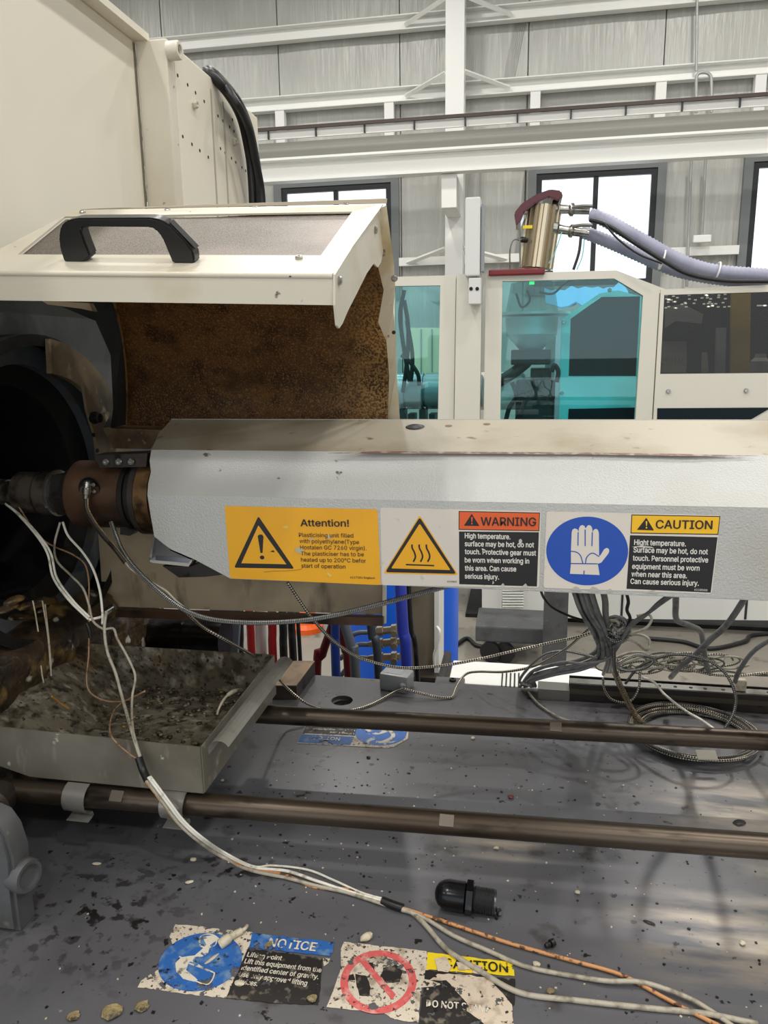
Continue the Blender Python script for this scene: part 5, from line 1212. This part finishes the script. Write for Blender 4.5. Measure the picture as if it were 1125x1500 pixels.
# grey connector box
gb = thing('connector_box', 'small grey cast metal connector box lying at the bed edge', 'connector', onZ(580, 1010, BZ))
c = onZ(578, 1012, BZ); rot = Matrix.Rotation(math.radians(-12), 3, 'Z')
bm = B(); add_box(bm, (c.x + .002, c.y + .012, BZ + .0145), (.050, .034, .030), rot, .004); obj('shell', bm, M_greypl, gb, smooth=40)
bm = B(); add_box(bm, (c.x - .002, c.y + .013, BZ + .0292), (.030, .022, .002), rot, .0008); obj('raised_lid', bm, M_greypl, gb)
obj('cable_gland', lathe((c.x + .014, c.y - .004, BZ + .014), (.3, -1, 0), [(0, .006), (.006, .006), (.007, .0045), (.012, .0045), (.012, .003)], 14), M_greypl, gb)
obj('label_dark_notch', lathe((c.x + .012, c.y - .0035, BZ + .024), (.2, -1, 0), [(0, .0035), (.001, .0035)], 12), M_black, gb)
# wires at left
bnd = [
 ('white wire on the far left dropping from nozzle tip, outer of the pair', yy([(8, 738, .88), (26, 753, .87), (54, 785, .85), (70, 812, .84), (78, 846, .83), (101, 879, .81), (130, 907, .80)]), .0016, M_white),
 ('white wire on the far left dropping from nozzle tip, inner of the pair', yy([(14, 742, .88), (32, 757, .87), (60, 788, .85), (75, 812, .84), (83, 846, .83), (107, 880, .81), (131, 904, .80)]), .0015, M_white),
 ('white wire leaving the nozzle hexagon, left strand', yy([(88, 765, .87), (80, 797, .86), (83, 821, .85), (103, 842, .84), (121, 861, .83), (130, 885, .82), (136, 909, .80), (151, 921, .79), (166, 921, .79), (172, 936, .78), (187, 963, .775), (198, 990, .77), (194, 1018, .76), (193, 1042, .735), (195, 1070, .684), (200, 1090, .677), (207, 1114, .674)]), .0015, M_wiregrey),
 ('white wire leaving the nozzle hexagon, right strand', yy([(92, 765, .87), (100, 785, .86), (121, 809, .85), (136, 833, .84), (146, 864, .83), (150, 897, .82), (150, 914, .80)]), .0016, M_white),
 ('brown wire crossing behind the white wires into the tray', yy([(18, 728, .88), (60, 788, .87), (106, 812, .86), (124, 826, .85), (130, 850, .84), (130, 880, .83), (130, 915, .82), (130, 957, .80), (127, 997, .79), (134, 1016, .785), (157, 1027, .78), (187, 1026, .775), (213, 1012, .775)]), .0011, M_wirebrown),
 ('short white lead running from wire joint to the steel stub', yy([(131, 908, .80), (150, 903, .82), (162, 895, .9)]), .0018, M_white),
 ('long pale sleeve hanging from stub down over the tray front', yy([(156, 895, .80), (153, 920, .79), (157, 954, .78), (169, 985, .77), (178, 1018, .76), (187, 1050, .72), (193, 1070, .684), (199, 1090, .677), (207, 1114, .674)]), .0019, M_wiregrey),
 ('thin brown wire looping in front of the tray wall', yy([(213, 1012, .772), (175, 1032, .765), (163, 1052, .72), (163, 1078, .678), (188, 1103, .676), (205, 1114, .674)]), .0010, M_wirebrown)]
for l, P, r, m in bnd: cable(l, P, r, m, 'wire', 'wire', 'thin wires hanging from the nozzle')
tag(obj('black_tape', tube(yy([(127, 912, .803), (131, 922, .803), (133, 934, .803)]), .0028, 8), M_tape, smooth=60), 'blob of black tape on wire joint below the nozzle', 'tape')
tag(obj('black_tape', tube(yy([(203, 1109, .674), (209, 1127, .671), (216, 1143, .664)]), .0042, 10), M_tape, smooth=60), 'black tape wrapped round wires in front of the tray', 'tape')
TP = lambda px, py, h=.0025: onZ(px, py, BZ + h)
def run(dx, dy, h): return [onY(214 + dx, 1140 + dy, .664), onY(238 + dx, 1172 + dy, .660), onY(263 + dx, 1205 + dy, .662), onY(292 + dx, 1231 + dy, .668), onZ(325 + dx, 1253 + dy, BZ + .002 + h), onZ(365 + dx, 1272 + dy, BZ + .002 + h)]
cable('upper strand of pale wire bundle crossing the bed towards the loose nozzle', run(3, -2, .001) + [TP(420, 1276, .003), TP(465, 1291, .003), TP(510, 1306, .003), TP(566, 1322, .003)], .0018, M_white, 'wire', 'wire', 'wire bundle across the bed')
cable('lower strand of pale wire bundle crossing the bed', run(0, 2, 0) + [TP(420, 1286), TP(465, 1298), TP(510, 1308), TP(566, 1326)], .0019, M_wiregrey, 'wire', 'wire', 'wire bundle across the bed')
cable('brown strand of the wire bundle crossing the bed', run(-3, 0, 0) + [TP(415, 1281, .001), TP(462, 1300, .001), TP(510, 1303, .001), TP(566, 1320, .001)], .0016, M_orangewire, 'wire', 'wire', 'wire bundle across the bed')
cable('white strand bowing highest above bed wire bundle', run(6, -3, .003) + [TP(400, 1268, .002), TP(450, 1274, .002), TP(490, 1290, .002), TP(530, 1308, .002), TP(566, 1318, .005)], .0013, M_white, 'wire', 'wire', 'wire bundle across the bed')
tag(obj('black_tape', tube([TP(560, 1319, .0045), TP(575, 1325, .0045), TP(590, 1330, .0045)], .0042, 10), M_tape, smooth=60), 'black tape round the wire bundle beside the loose nozzle', 'tape')
cable('orange flecked wire running along the bed to lower right', [TP(588, 1330, .004), TP(620, 1340), TP(660, 1353), TP(710, 1370), TP(761, 1386), TP(841, 1408), TP(912, 1429), TP(972, 1461), TP(1042, 1497), TP(1090, 1520)], .0018, M_orangewire, 'wire', 'wire')
cable('pale wire between the orange wire and the sticker at lower right', [TP(588, 1331, .004), TP(625, 1347), TP(665, 1371), TP(711, 1391), TP(771, 1416), TP(841, 1430), TP(890, 1437, .0045), TP(942, 1439, .0055), TP(1002, 1459, .0045), TP(1040, 1480, .0045), TP(1090, 1515, .003)], .0021, M_wiregrey, 'wire', 'wire')
cable('pale wire looping across the CAUTION sticker', [TP(588, 1332, .004), TP(605, 1338), TP(625, 1357), TP(655, 1391), TP(701, 1421), TP(761, 1454), TP(841, 1465), TP(942, 1476), TP(1010, 1482), TP(1047, 1487, .005), TP(1110, 1500, .003)], .0024, M_wiregrey, 'wire', 'wire')

# cable trough at the rear of the bed
trg = thing('cable_trough', 'dark steel cable trough with perforated bright lip at right rear', 'cable trough', (.2, 1.15, BZ))
tx0 = onZ(835, 1028, BZ).x
obj('front_side', box((tx0, 1.150, BZ), (1.0, 1.153, 1.078)), M_dark, trg)
lip = obj('lip', box((tx0, 1.150, 1.078), (1.0, 1.168, 1.080)), M_bright, trg)
obj('back_side', box((tx0, 1.179, BZ), (1.0, 1.181, 1.079)), M_dark, trg)
obj('floor', box((tx0, 1.153, BZ), (1.0, 1.179, 1.052)), M_dark, trg)
for px in (965, 988, 1010, 1030, 1055, 1082, 1118): 
    q = onZ(px, 1003, 1.0802); obj('hole', lathe((q.x, 1.159, 1.0801), (0, 0, 1), [(0, .0028), (.0004, .0028)], 10), M_black, trg)
obj('end_plate', box((onZ(788, 1022, BZ).x, 1.145, BZ), (tx0 - .001, 1.175, 1.068)), mat('brushed', (150, 148, 142), .3, .8), trg)
obj('strip', box((tx0, 1.1485, 1.062), (1.0, 1.1498, 1.070)), mat('trough_grime', (84, 74, 64), .45, .3), trg)
obj('white_connector', box((onY(1078, 990, 1.16).x, 1.155, 1.0805), (onY(1094, 990, 1.16).x, 1.167, 1.098), .002), M_chip, trg)
# dark cable bundle dropping from under the cover
for k in range(14):
    a = k / 13; x0p = 838 + 28 * a + random.uniform(-1.5, 1.5); b = random.uniform(-8, 8)
    yk = .93 + .016 * (k % 4)
    if k < 8:
        P = yy([(x0p, 862, yk), (x0p + 12 - 4 * a, 895, yk + .02), (872 + a * 18 + b * .3, 930, yk + .06), (874 + a * 22, 958 + b, 1.07), (848 + 22 * a, 973 + b, 1.09), (810 + 10 * a, 980 + b + a * 4, 1.10), (780 + 6 * a, 990 + b, 1.115)]) + [onZ(762 + 3.2 * k, 1004 + random.uniform(-2, 2), 1.055)]
    else:
        P = yy([(x0p, 862, yk), (x0p + 10, 895, yk + .02), (882 + (a - .5) * 16, 930, yk + .06), (888 + (a - .5) * 16, 960 + b, 1.09)]) + [onZ(880 + (a - .5) * 30, 985 + b * .5, 1.10)]
    cable('dark grey cable of the thick bundle under the cover, ' + ('turning left onto the bed' if k < 8 else 'dropping into the trough'), P, .0026, M_dkwire, 'cable', 'cable', 'dark cables turning left' if k < 8 else 'dark cables into the trough')
# more cables
def C(lbl, zpts, y0, y1, r, m, sides=8):
    n = len(zpts); cable(lbl, [onY(660 + a / 2.419, 840 + b / 2.419, y0 + (y1 - y0) * i / (n - 1)) for i, (a, b) in enumerate(zpts)], r, m, sides=sides)
C('thin dark lead arching from cover to the tangle, left side', [(318, 55), (330, 85), (360, 120), (420, 150), (475, 168)], .9, 1.0, .0018, M_rubber)
C('dark lead looping right from under cover to the tangle', [(790, 75), (740, 110), (700, 140), (640, 180), (600, 245), (575, 260)], .9, 1.02, .0025, M_dkwire)
C('second dark lead beside it looping to tangle', [(775, 75), (735, 105), (690, 150), (660, 170), (620, 200), (590, 210)], .92, 1.03, .0022, M_dkwire)
C('black lead dropping straight from cover behind the tangle', [(540, 60), (548, 100), (550, 150), (560, 200)], .92, 1.0, .0042, M_dkwire)
C('black wavy lead dropping from cover just right of the straight one', [(622, 65), (630, 100), (625, 130), (636, 160), (620, 200)], .92, 1.0, .0022, M_rubber)
C('stout dark cable slanting from cover down left to the trough', [(1050, 70), (1035, 100), (980, 180), (920, 235), (870, 285), (815, 330), (780, 368)], .93, 1.16, .0042, M_dkwire)
C('dark cable bending in an S from cover to trough', [(800, 65), (798, 110), (802, 165), (850, 185), (885, 205), (895, 250), (905, 320), (920, 355)], .93, 1.16, .0040, M_dkwire)
C('grey cable curving down at right edge into the trough', [(1160, 220), (1125, 240), (1090, 262), (1060, 290), (1035, 325), (1018, 355), (1008, 385)], 1.08, 1.15, .0035, M_dkwire)
C('braided wire arching over the trough and dropping on bed', [(620, 390), (650, 350), (690, 318), (750, 295), (800, 287), (860, 292), (920, 312), (970, 350), (1000, 400), (1010, 450), (1000, 500), (970, 552)], 1.12, 1.02, .0022, M_braiddk)
C('pale wire slanting from the trough across to the coil', [(680, 368), (720, 385), (760, 430), (830, 485), (890, 520), (940, 556)], 1.14, 1.03, .0019, M_white)
C('braided wire curving from trough to behind the far rod', [(540, 370), (545, 410), (570, 445), (620, 458), (650, 440), (668, 400), (672, 350), (690, 320)], 1.1, 1.13, .0018, M_braid2)
C('pale wire looping high right of the tangle', [(590, 215), (640, 212), (690, 195), (712, 165), (700, 145), (660, 150)], 1.0, 1.02, .0018, M_wiregrey)
C('pale wire looping lower right of the tangle', [(600, 230), (650, 240), (690, 270), (705, 258), (700, 230), (660, 215), (620, 225)], 1.0, 1.04, .0020, M_wiregrey)
C('grey wire in a long flat loop above trough, front', [(590, 320), (660, 290), (720, 300), (700, 330), (640, 345), (600, 340)], 1.06, 1.1, .0022, M_braid)
C('grey wire in a long flat loop above trough, back', [(580, 300), (640, 280), (690, 285), (640, 310), (590, 325), (620, 345), (760, 330)], 1.08, 1.12, .0020, M_wiregrey)
C('braided wire lying on trough lip running right', [(600, 350), (700, 335), (780, 330), (860, 345), (940, 360), (1020, 362), (1125, 352)], 1.12, 1.16, .0020, M_braid2)
C('second braided wire snaking right on trough lip', [(700, 350), (790, 312), (850, 330), (900, 350), (960, 345), (1060, 358), (1180, 365)], 1.15, 1.16, .0018, M_braiddk)
C('pale wire with small loop above the trough middle', [(740, 320), (800, 325), (860, 320), (900, 325), (950, 315), (970, 298), (940, 285), (900, 290)], 1.12, 1.16, .0015, M_wiregrey)
C('braided wire from left side sweeping into dark bundle', [(285, 400), (245, 380), (290, 320), (340, 285), (400, 275), (460, 285), (520, 300)], 1.1, 1.06, .0022, M_braid)
C('braided wire sweeping left from the tangle behind bundle', [(600, 250), (560, 300), (480, 320), (400, 315), (340, 330), (300, 345)], 1.04, 1.1, .0022, M_dkwire)
C('braided spring wire hanging below tangle', [(575, 220), (578, 270), (580, 330), (590, 360)], 1.0, 1.1, .0030, M_braiddk)
tag(obj('wire', tube([onZ(773, 1012, 1.056), onZ(780, 1022, 1.054), onZ(792, 1034, 1.053), onZ(815, 1049, 1.053), onZ(838, 1058, 1.053)], .0019), M_wiregrey, smooth=180), 'short loose pale wire end on bed left of trough', 'wire')
# tangle: knotted loops of wire
for k in range(15):
    cx_, cz_ = 903 + random.uniform(-5, 7), 921 + random.uniform(-6, 6); P = []; ph = random.uniform(0, 6.3); tilt = random.uniform(.45, 1.0)
    for i in range(15):
        a = ph + i * .75; rr = 11 + (4 + k % 5) * math.sin(i * .6 + k)
        P.append(onY(cx_ + rr * math.cos(a), cz_ + rr * tilt * math.sin(a), 1.0 + .012 * math.sin(a * .7 + k)))
    cable('knotted loop of wire in the tangle below the cover', P, .0016 + .0004 * (k % 2), [M_wiregrey, M_braiddk, M_dkwire][k % 3], 'wire', 'wire', 'knotted tangle of wires')
for k in range(14):
    cx_ = 905 + k * 12 + random.uniform(-8, 8); cz_ = 972 + random.uniform(-8, 8); P = []
    for i in range(12):
        a = i * .62 + k; P.append(onY(cx_ + 34 * math.cos(a) * (1 - i * .03), cz_ + 9 * math.sin(a), 1.13 + .02 * math.sin(a)))
    cable('loose flat loop of thin wire heaped on the trough', P, .0015, [M_braid2, M_wiregrey, M_braiddk][k % 3], 'wire', 'wire', 'loops heaped on the trough')
# spring
P = catmull([onY(901, 985, 1.1), onY(908, 1003, 1.09), onZ(916, 1020, 1.085), onZ(924, 1036, 1.07), onZ(933, 1050, 1.062), onZ(943, 1061, 1.058)], 30)
hl = []
for i, p in enumerate(P): 
    a = i * 1.15; hl.append(p + Vector((math.cos(a), math.sin(a) * .3, math.sin(a) * .9)) * .0042)
t = thing('spring_sleeve', 'coiled spring sleeve leading down from the trough to wire coil', 'spring', P[0])
obj('coil', add_tube(B(), hl, .0010, 5), MC['bronze_spring'], t, smooth=180); obj('core', add_tube(B(), P, .0022, 6), M_braiddk, t, smooth=180)
# coil of braided wire lying on bed under far rod
wc = thing('wire_coil', 'round coil of flecked braided wire lying on bed under the far rod', 'wire coil', (.25, 1.06, BZ))
for k in range(9):
    P = []; rr = .070 + .0022 * k; ox, oy = random.uniform(-.004, .004), random.uniform(-.004, .004)
    for i in range(26):
        a = 2 * PI * i / 24 + k; P.append(Vector((.252 + ox + rr * 1.03 * math.cos(a), 1.06 + oy + rr * math.sin(a) * .96, BZ + .003 + .0035 * (k // 3) + .0012 * math.sin(3 * a + k))))
    obj('turn', tube(P, .0019, 7, 3), M_braid2 if k % 2 else M_braiddk, wc, smooth=180)
q = onZ(1035, 1106, BZ + .020)
add = B(); add_box(add, q + Vector((0, .0, .0)), (.026, .014, .002), Matrix.Rotation(.1, 3, 'Z') @ Matrix.Rotation(.5, 3, 'X'), .0006)
obj('paper_tag', add, mat('cream_tape', (226, 218, 200), .6), wc)

# =================================================================== LOOSE THINGS ON THE BED
ln = thing('loose_nozzle', 'black steel threaded plug with round end lying on the bed', 'nozzle', onZ(682, 1330, BZ))
a = onZ(637, 1307, BZ + .0155); b = onZ(728, 1322, BZ + .0125); d = (b - a); Ln = d.length
obj('rounded_body', lathe(a, d, [(0, .001), (.001, .006), (.004, .0105), (.009, .0135), (.014, .0145), (Ln * .48, .0145), (Ln * .50, .0125)], 32), mat('black_oily_steel', (34, 36, 38), .22, .7, [(40, .5, .65, (60, 60, 60))]), ln, smooth=40)
obj('hexagon', lathe(a, d, [(Ln * .50, .014), (Ln * .51, .0168), (Ln * .61, .0168), (Ln * .62, .014)], 6), MC['black_oily_steel'], ln)
pf = [(Ln * .62, .0105)]
for k in range(9): pf += [(Ln * (.66 + k * .035), .0125), (Ln * (.675 + k * .035), .0112)]
pf += [(Ln * .985, .0115), (Ln * .99, .008), (Ln * .96, .006)]
obj('thread', lathe(a, d, pf, 28), mat('grey_thread', (80, 82, 82), .3, .7), ln, smooth=20)
bm = B(); bmesh.ops.create_icosphere(bm, subdivisions=2, radius=.004)
for v in bm.verts: v.co = Vector((v.co.x, v.co.y * 1.6, v.co.z * .8)) * (1 + random.uniform(-.4, .4)) + onZ(728, 1336, BZ + .003)
tag(obj('black_residue', bm, M_chipdk), 'crumb of black residue beside the threaded end of loose plug', 'residue')
sb = thing('loose_bolt', 'small black screw lying between loose plug and orange wire', 'bolt', onZ(804, 1384, BZ))
a = onZ(799, 1386, BZ + .0035); b = onZ(811, 1380, BZ + .0035); d = b - a
obj('shank', lathe(a, d, [(0, .002)] + [(d.length * (.08 + .08 * k), .0026 if k % 2 else .0021) for k in range(7)], 12), M_chipdk, sb); obj('head', lathe(a + d * .62, d, [(0, .0036), (.004, .0036), (.0045, .0028)], 14), M_chipdk, sb)
def scrap(lbl, px, py, sx_, sy_, m, rot=0, h=.0015, g=None, cat='plastic scrap', nm='plastic_chip'):
    bm = B(); bmesh.ops.create_icosphere(bm, subdivisions=2, radius=1); c = onZ(px, py, BZ + h)
    for v in bm.verts:
        k = 1 + random.uniform(-.22, .22); x_, y_, z_ = v.co.x * sx_ * k, v.co.y * sy_ * k, v.co.z * h
        v.co = Vector((x_ * math.cos(rot) - y_ * math.sin(rot), x_ * math.sin(rot) + y_ * math.cos(rot), z_)) + c
    return tag(obj(nm, bm, m, smooth=40), lbl, cat, g)
cable('pale plastic worm shaped drip on the NOTICE sticker', [onZ(322, 1384, BZ + .003), onZ(330, 1378, BZ + .005), onZ(345, 1368, BZ + .004), onZ(358, 1361, BZ + .005), onZ(362, 1356, BZ + .004)], [.0048] * 12 + [.0032] * 10 + [.0018] * 11, M_chip, 'plastic_drip', 'plastic scrap')
scrap('pale pellet lying on the black part of NOTICE sticker', 351, 1440, .0045, .0028, M_chip)
scrap('tan pellet on blue NOTICE header', 393, 1384, .003, .005, M_amber)
scrap('pale flat sliver on the blue disc of NOTICE sticker', 310, 1405, .0018, .008, M_chip, -.5, .001)
scrap('amber lump on the right end of NOTICE sticker', 457, 1463, .005, .004, M_amber, .3, .002)
scrap('large amber crusted lump near the bottom left', 164, 1481, .009, .008, M_amber, .2, .002)
scrap('amber lump right of the large crusted one', 208, 1474, .006, .006, M_amber, 1, .0015)
scrap('small amber lump left of the large crusted one', 108, 1488, .005, .005, M_amber, .4, .0015)
scrap('curl of cream film above the prohibition ring', 537, 1372, .007, .004, M_chip, .8, .004)
scrap('white flake beside the near rod stain', 727, 1242, .0035, .0025, M_chip)
scrap('white pellet left of wire bundle on dark bed', 283, 1259, .004, .003, M_chip)
scrap('pale curled chip left below wire bundle', 277, 1292, .0045, .002, M_chip, .5)
scrap('pale twisted chip at the left of the bed', 141, 1265, .005, .0018, M_chip, .2)
scrap('small pale square chip beside the pale wire', 786, 1412, .0035, .0028, M_chip)
scrap('brown bug shaped crumb below the pale wire', 806, 1452, .004, .003, M_amber, .9)
scrap('white round pellet at the right of the bed', 1088, 1381, .0028, .0028, M_chip)
scrap('white round pellet right of loose plug', 846, 1307, .0028, .0028, M_chip)
scrap('thin dark flake right of the loose plug', 951, 1351, .006, .0018, M_chipdk, -.4, .001)
scrap('dark red crumb between the rods', 748, 1167, .004, .003, mat('dark_red_crumb', (92, 30, 28), .4), .2, .002)
scrap('black torn flake on the pale bed patch at right edge', 1083, 1205, .008, .006, M_chipdk, .4, .001)
scrap('white round pellet right of tray', 326, 1143, .0024, .0024, M_chip)
scrap('pale crumb below the far rod near its middle', 693, 1081, .003, .003, M_chip)
scrap('dark crumb beside NOTICE sticker behind rods', 540, 1109, .003, .0025, M_chipdk)
# tiny specks, uncountable
def specks(n, m, lbl, rmin, rmax, seed):
    rg = random.Random(seed); bm = B()
    for k in range(n):
        px = rg.uniform(60, 1120); py = rg.uniform(1090, 1495)
        if rg.random() < .5: px = rg.gauss(480, 220); py = rg.gauss(1180, 70)
        c = onZ(px, py, BZ)
        if not (-.6 < c.x < .6 and .4 < c.y < 1.1): continue
        if c.x < -.33 and c.y > .6: continue
        r = rg.uniform(rmin, rmax); q = bmesh.ops.create_cube(bm, size=1)['verts']; a = rg.uniform(0, 3)
        for v in q:
            x_, y_ = v.co.x * r * rg.uniform(.7, 1.6), v.co.y * r
            v.co = Vector((x_ * math.cos(a) - y_ * math.sin(a), x_ * math.sin(a) + y_ * math.cos(a), v.co.z * r * .5 + r * .25)) + c
    tag(obj(lbl[0], bm, m, kind='stuff'), lbl[1], 'debris')
specks(230, M_chipdk, ('dark_specks', 'tiny black crumbs scattered over the grey bed'), .0009, .0024, 1)
specks(260, M_chip, ('pale_specks', 'tiny white plastic specks scattered over the grey bed'), .0006, .0018, 2)
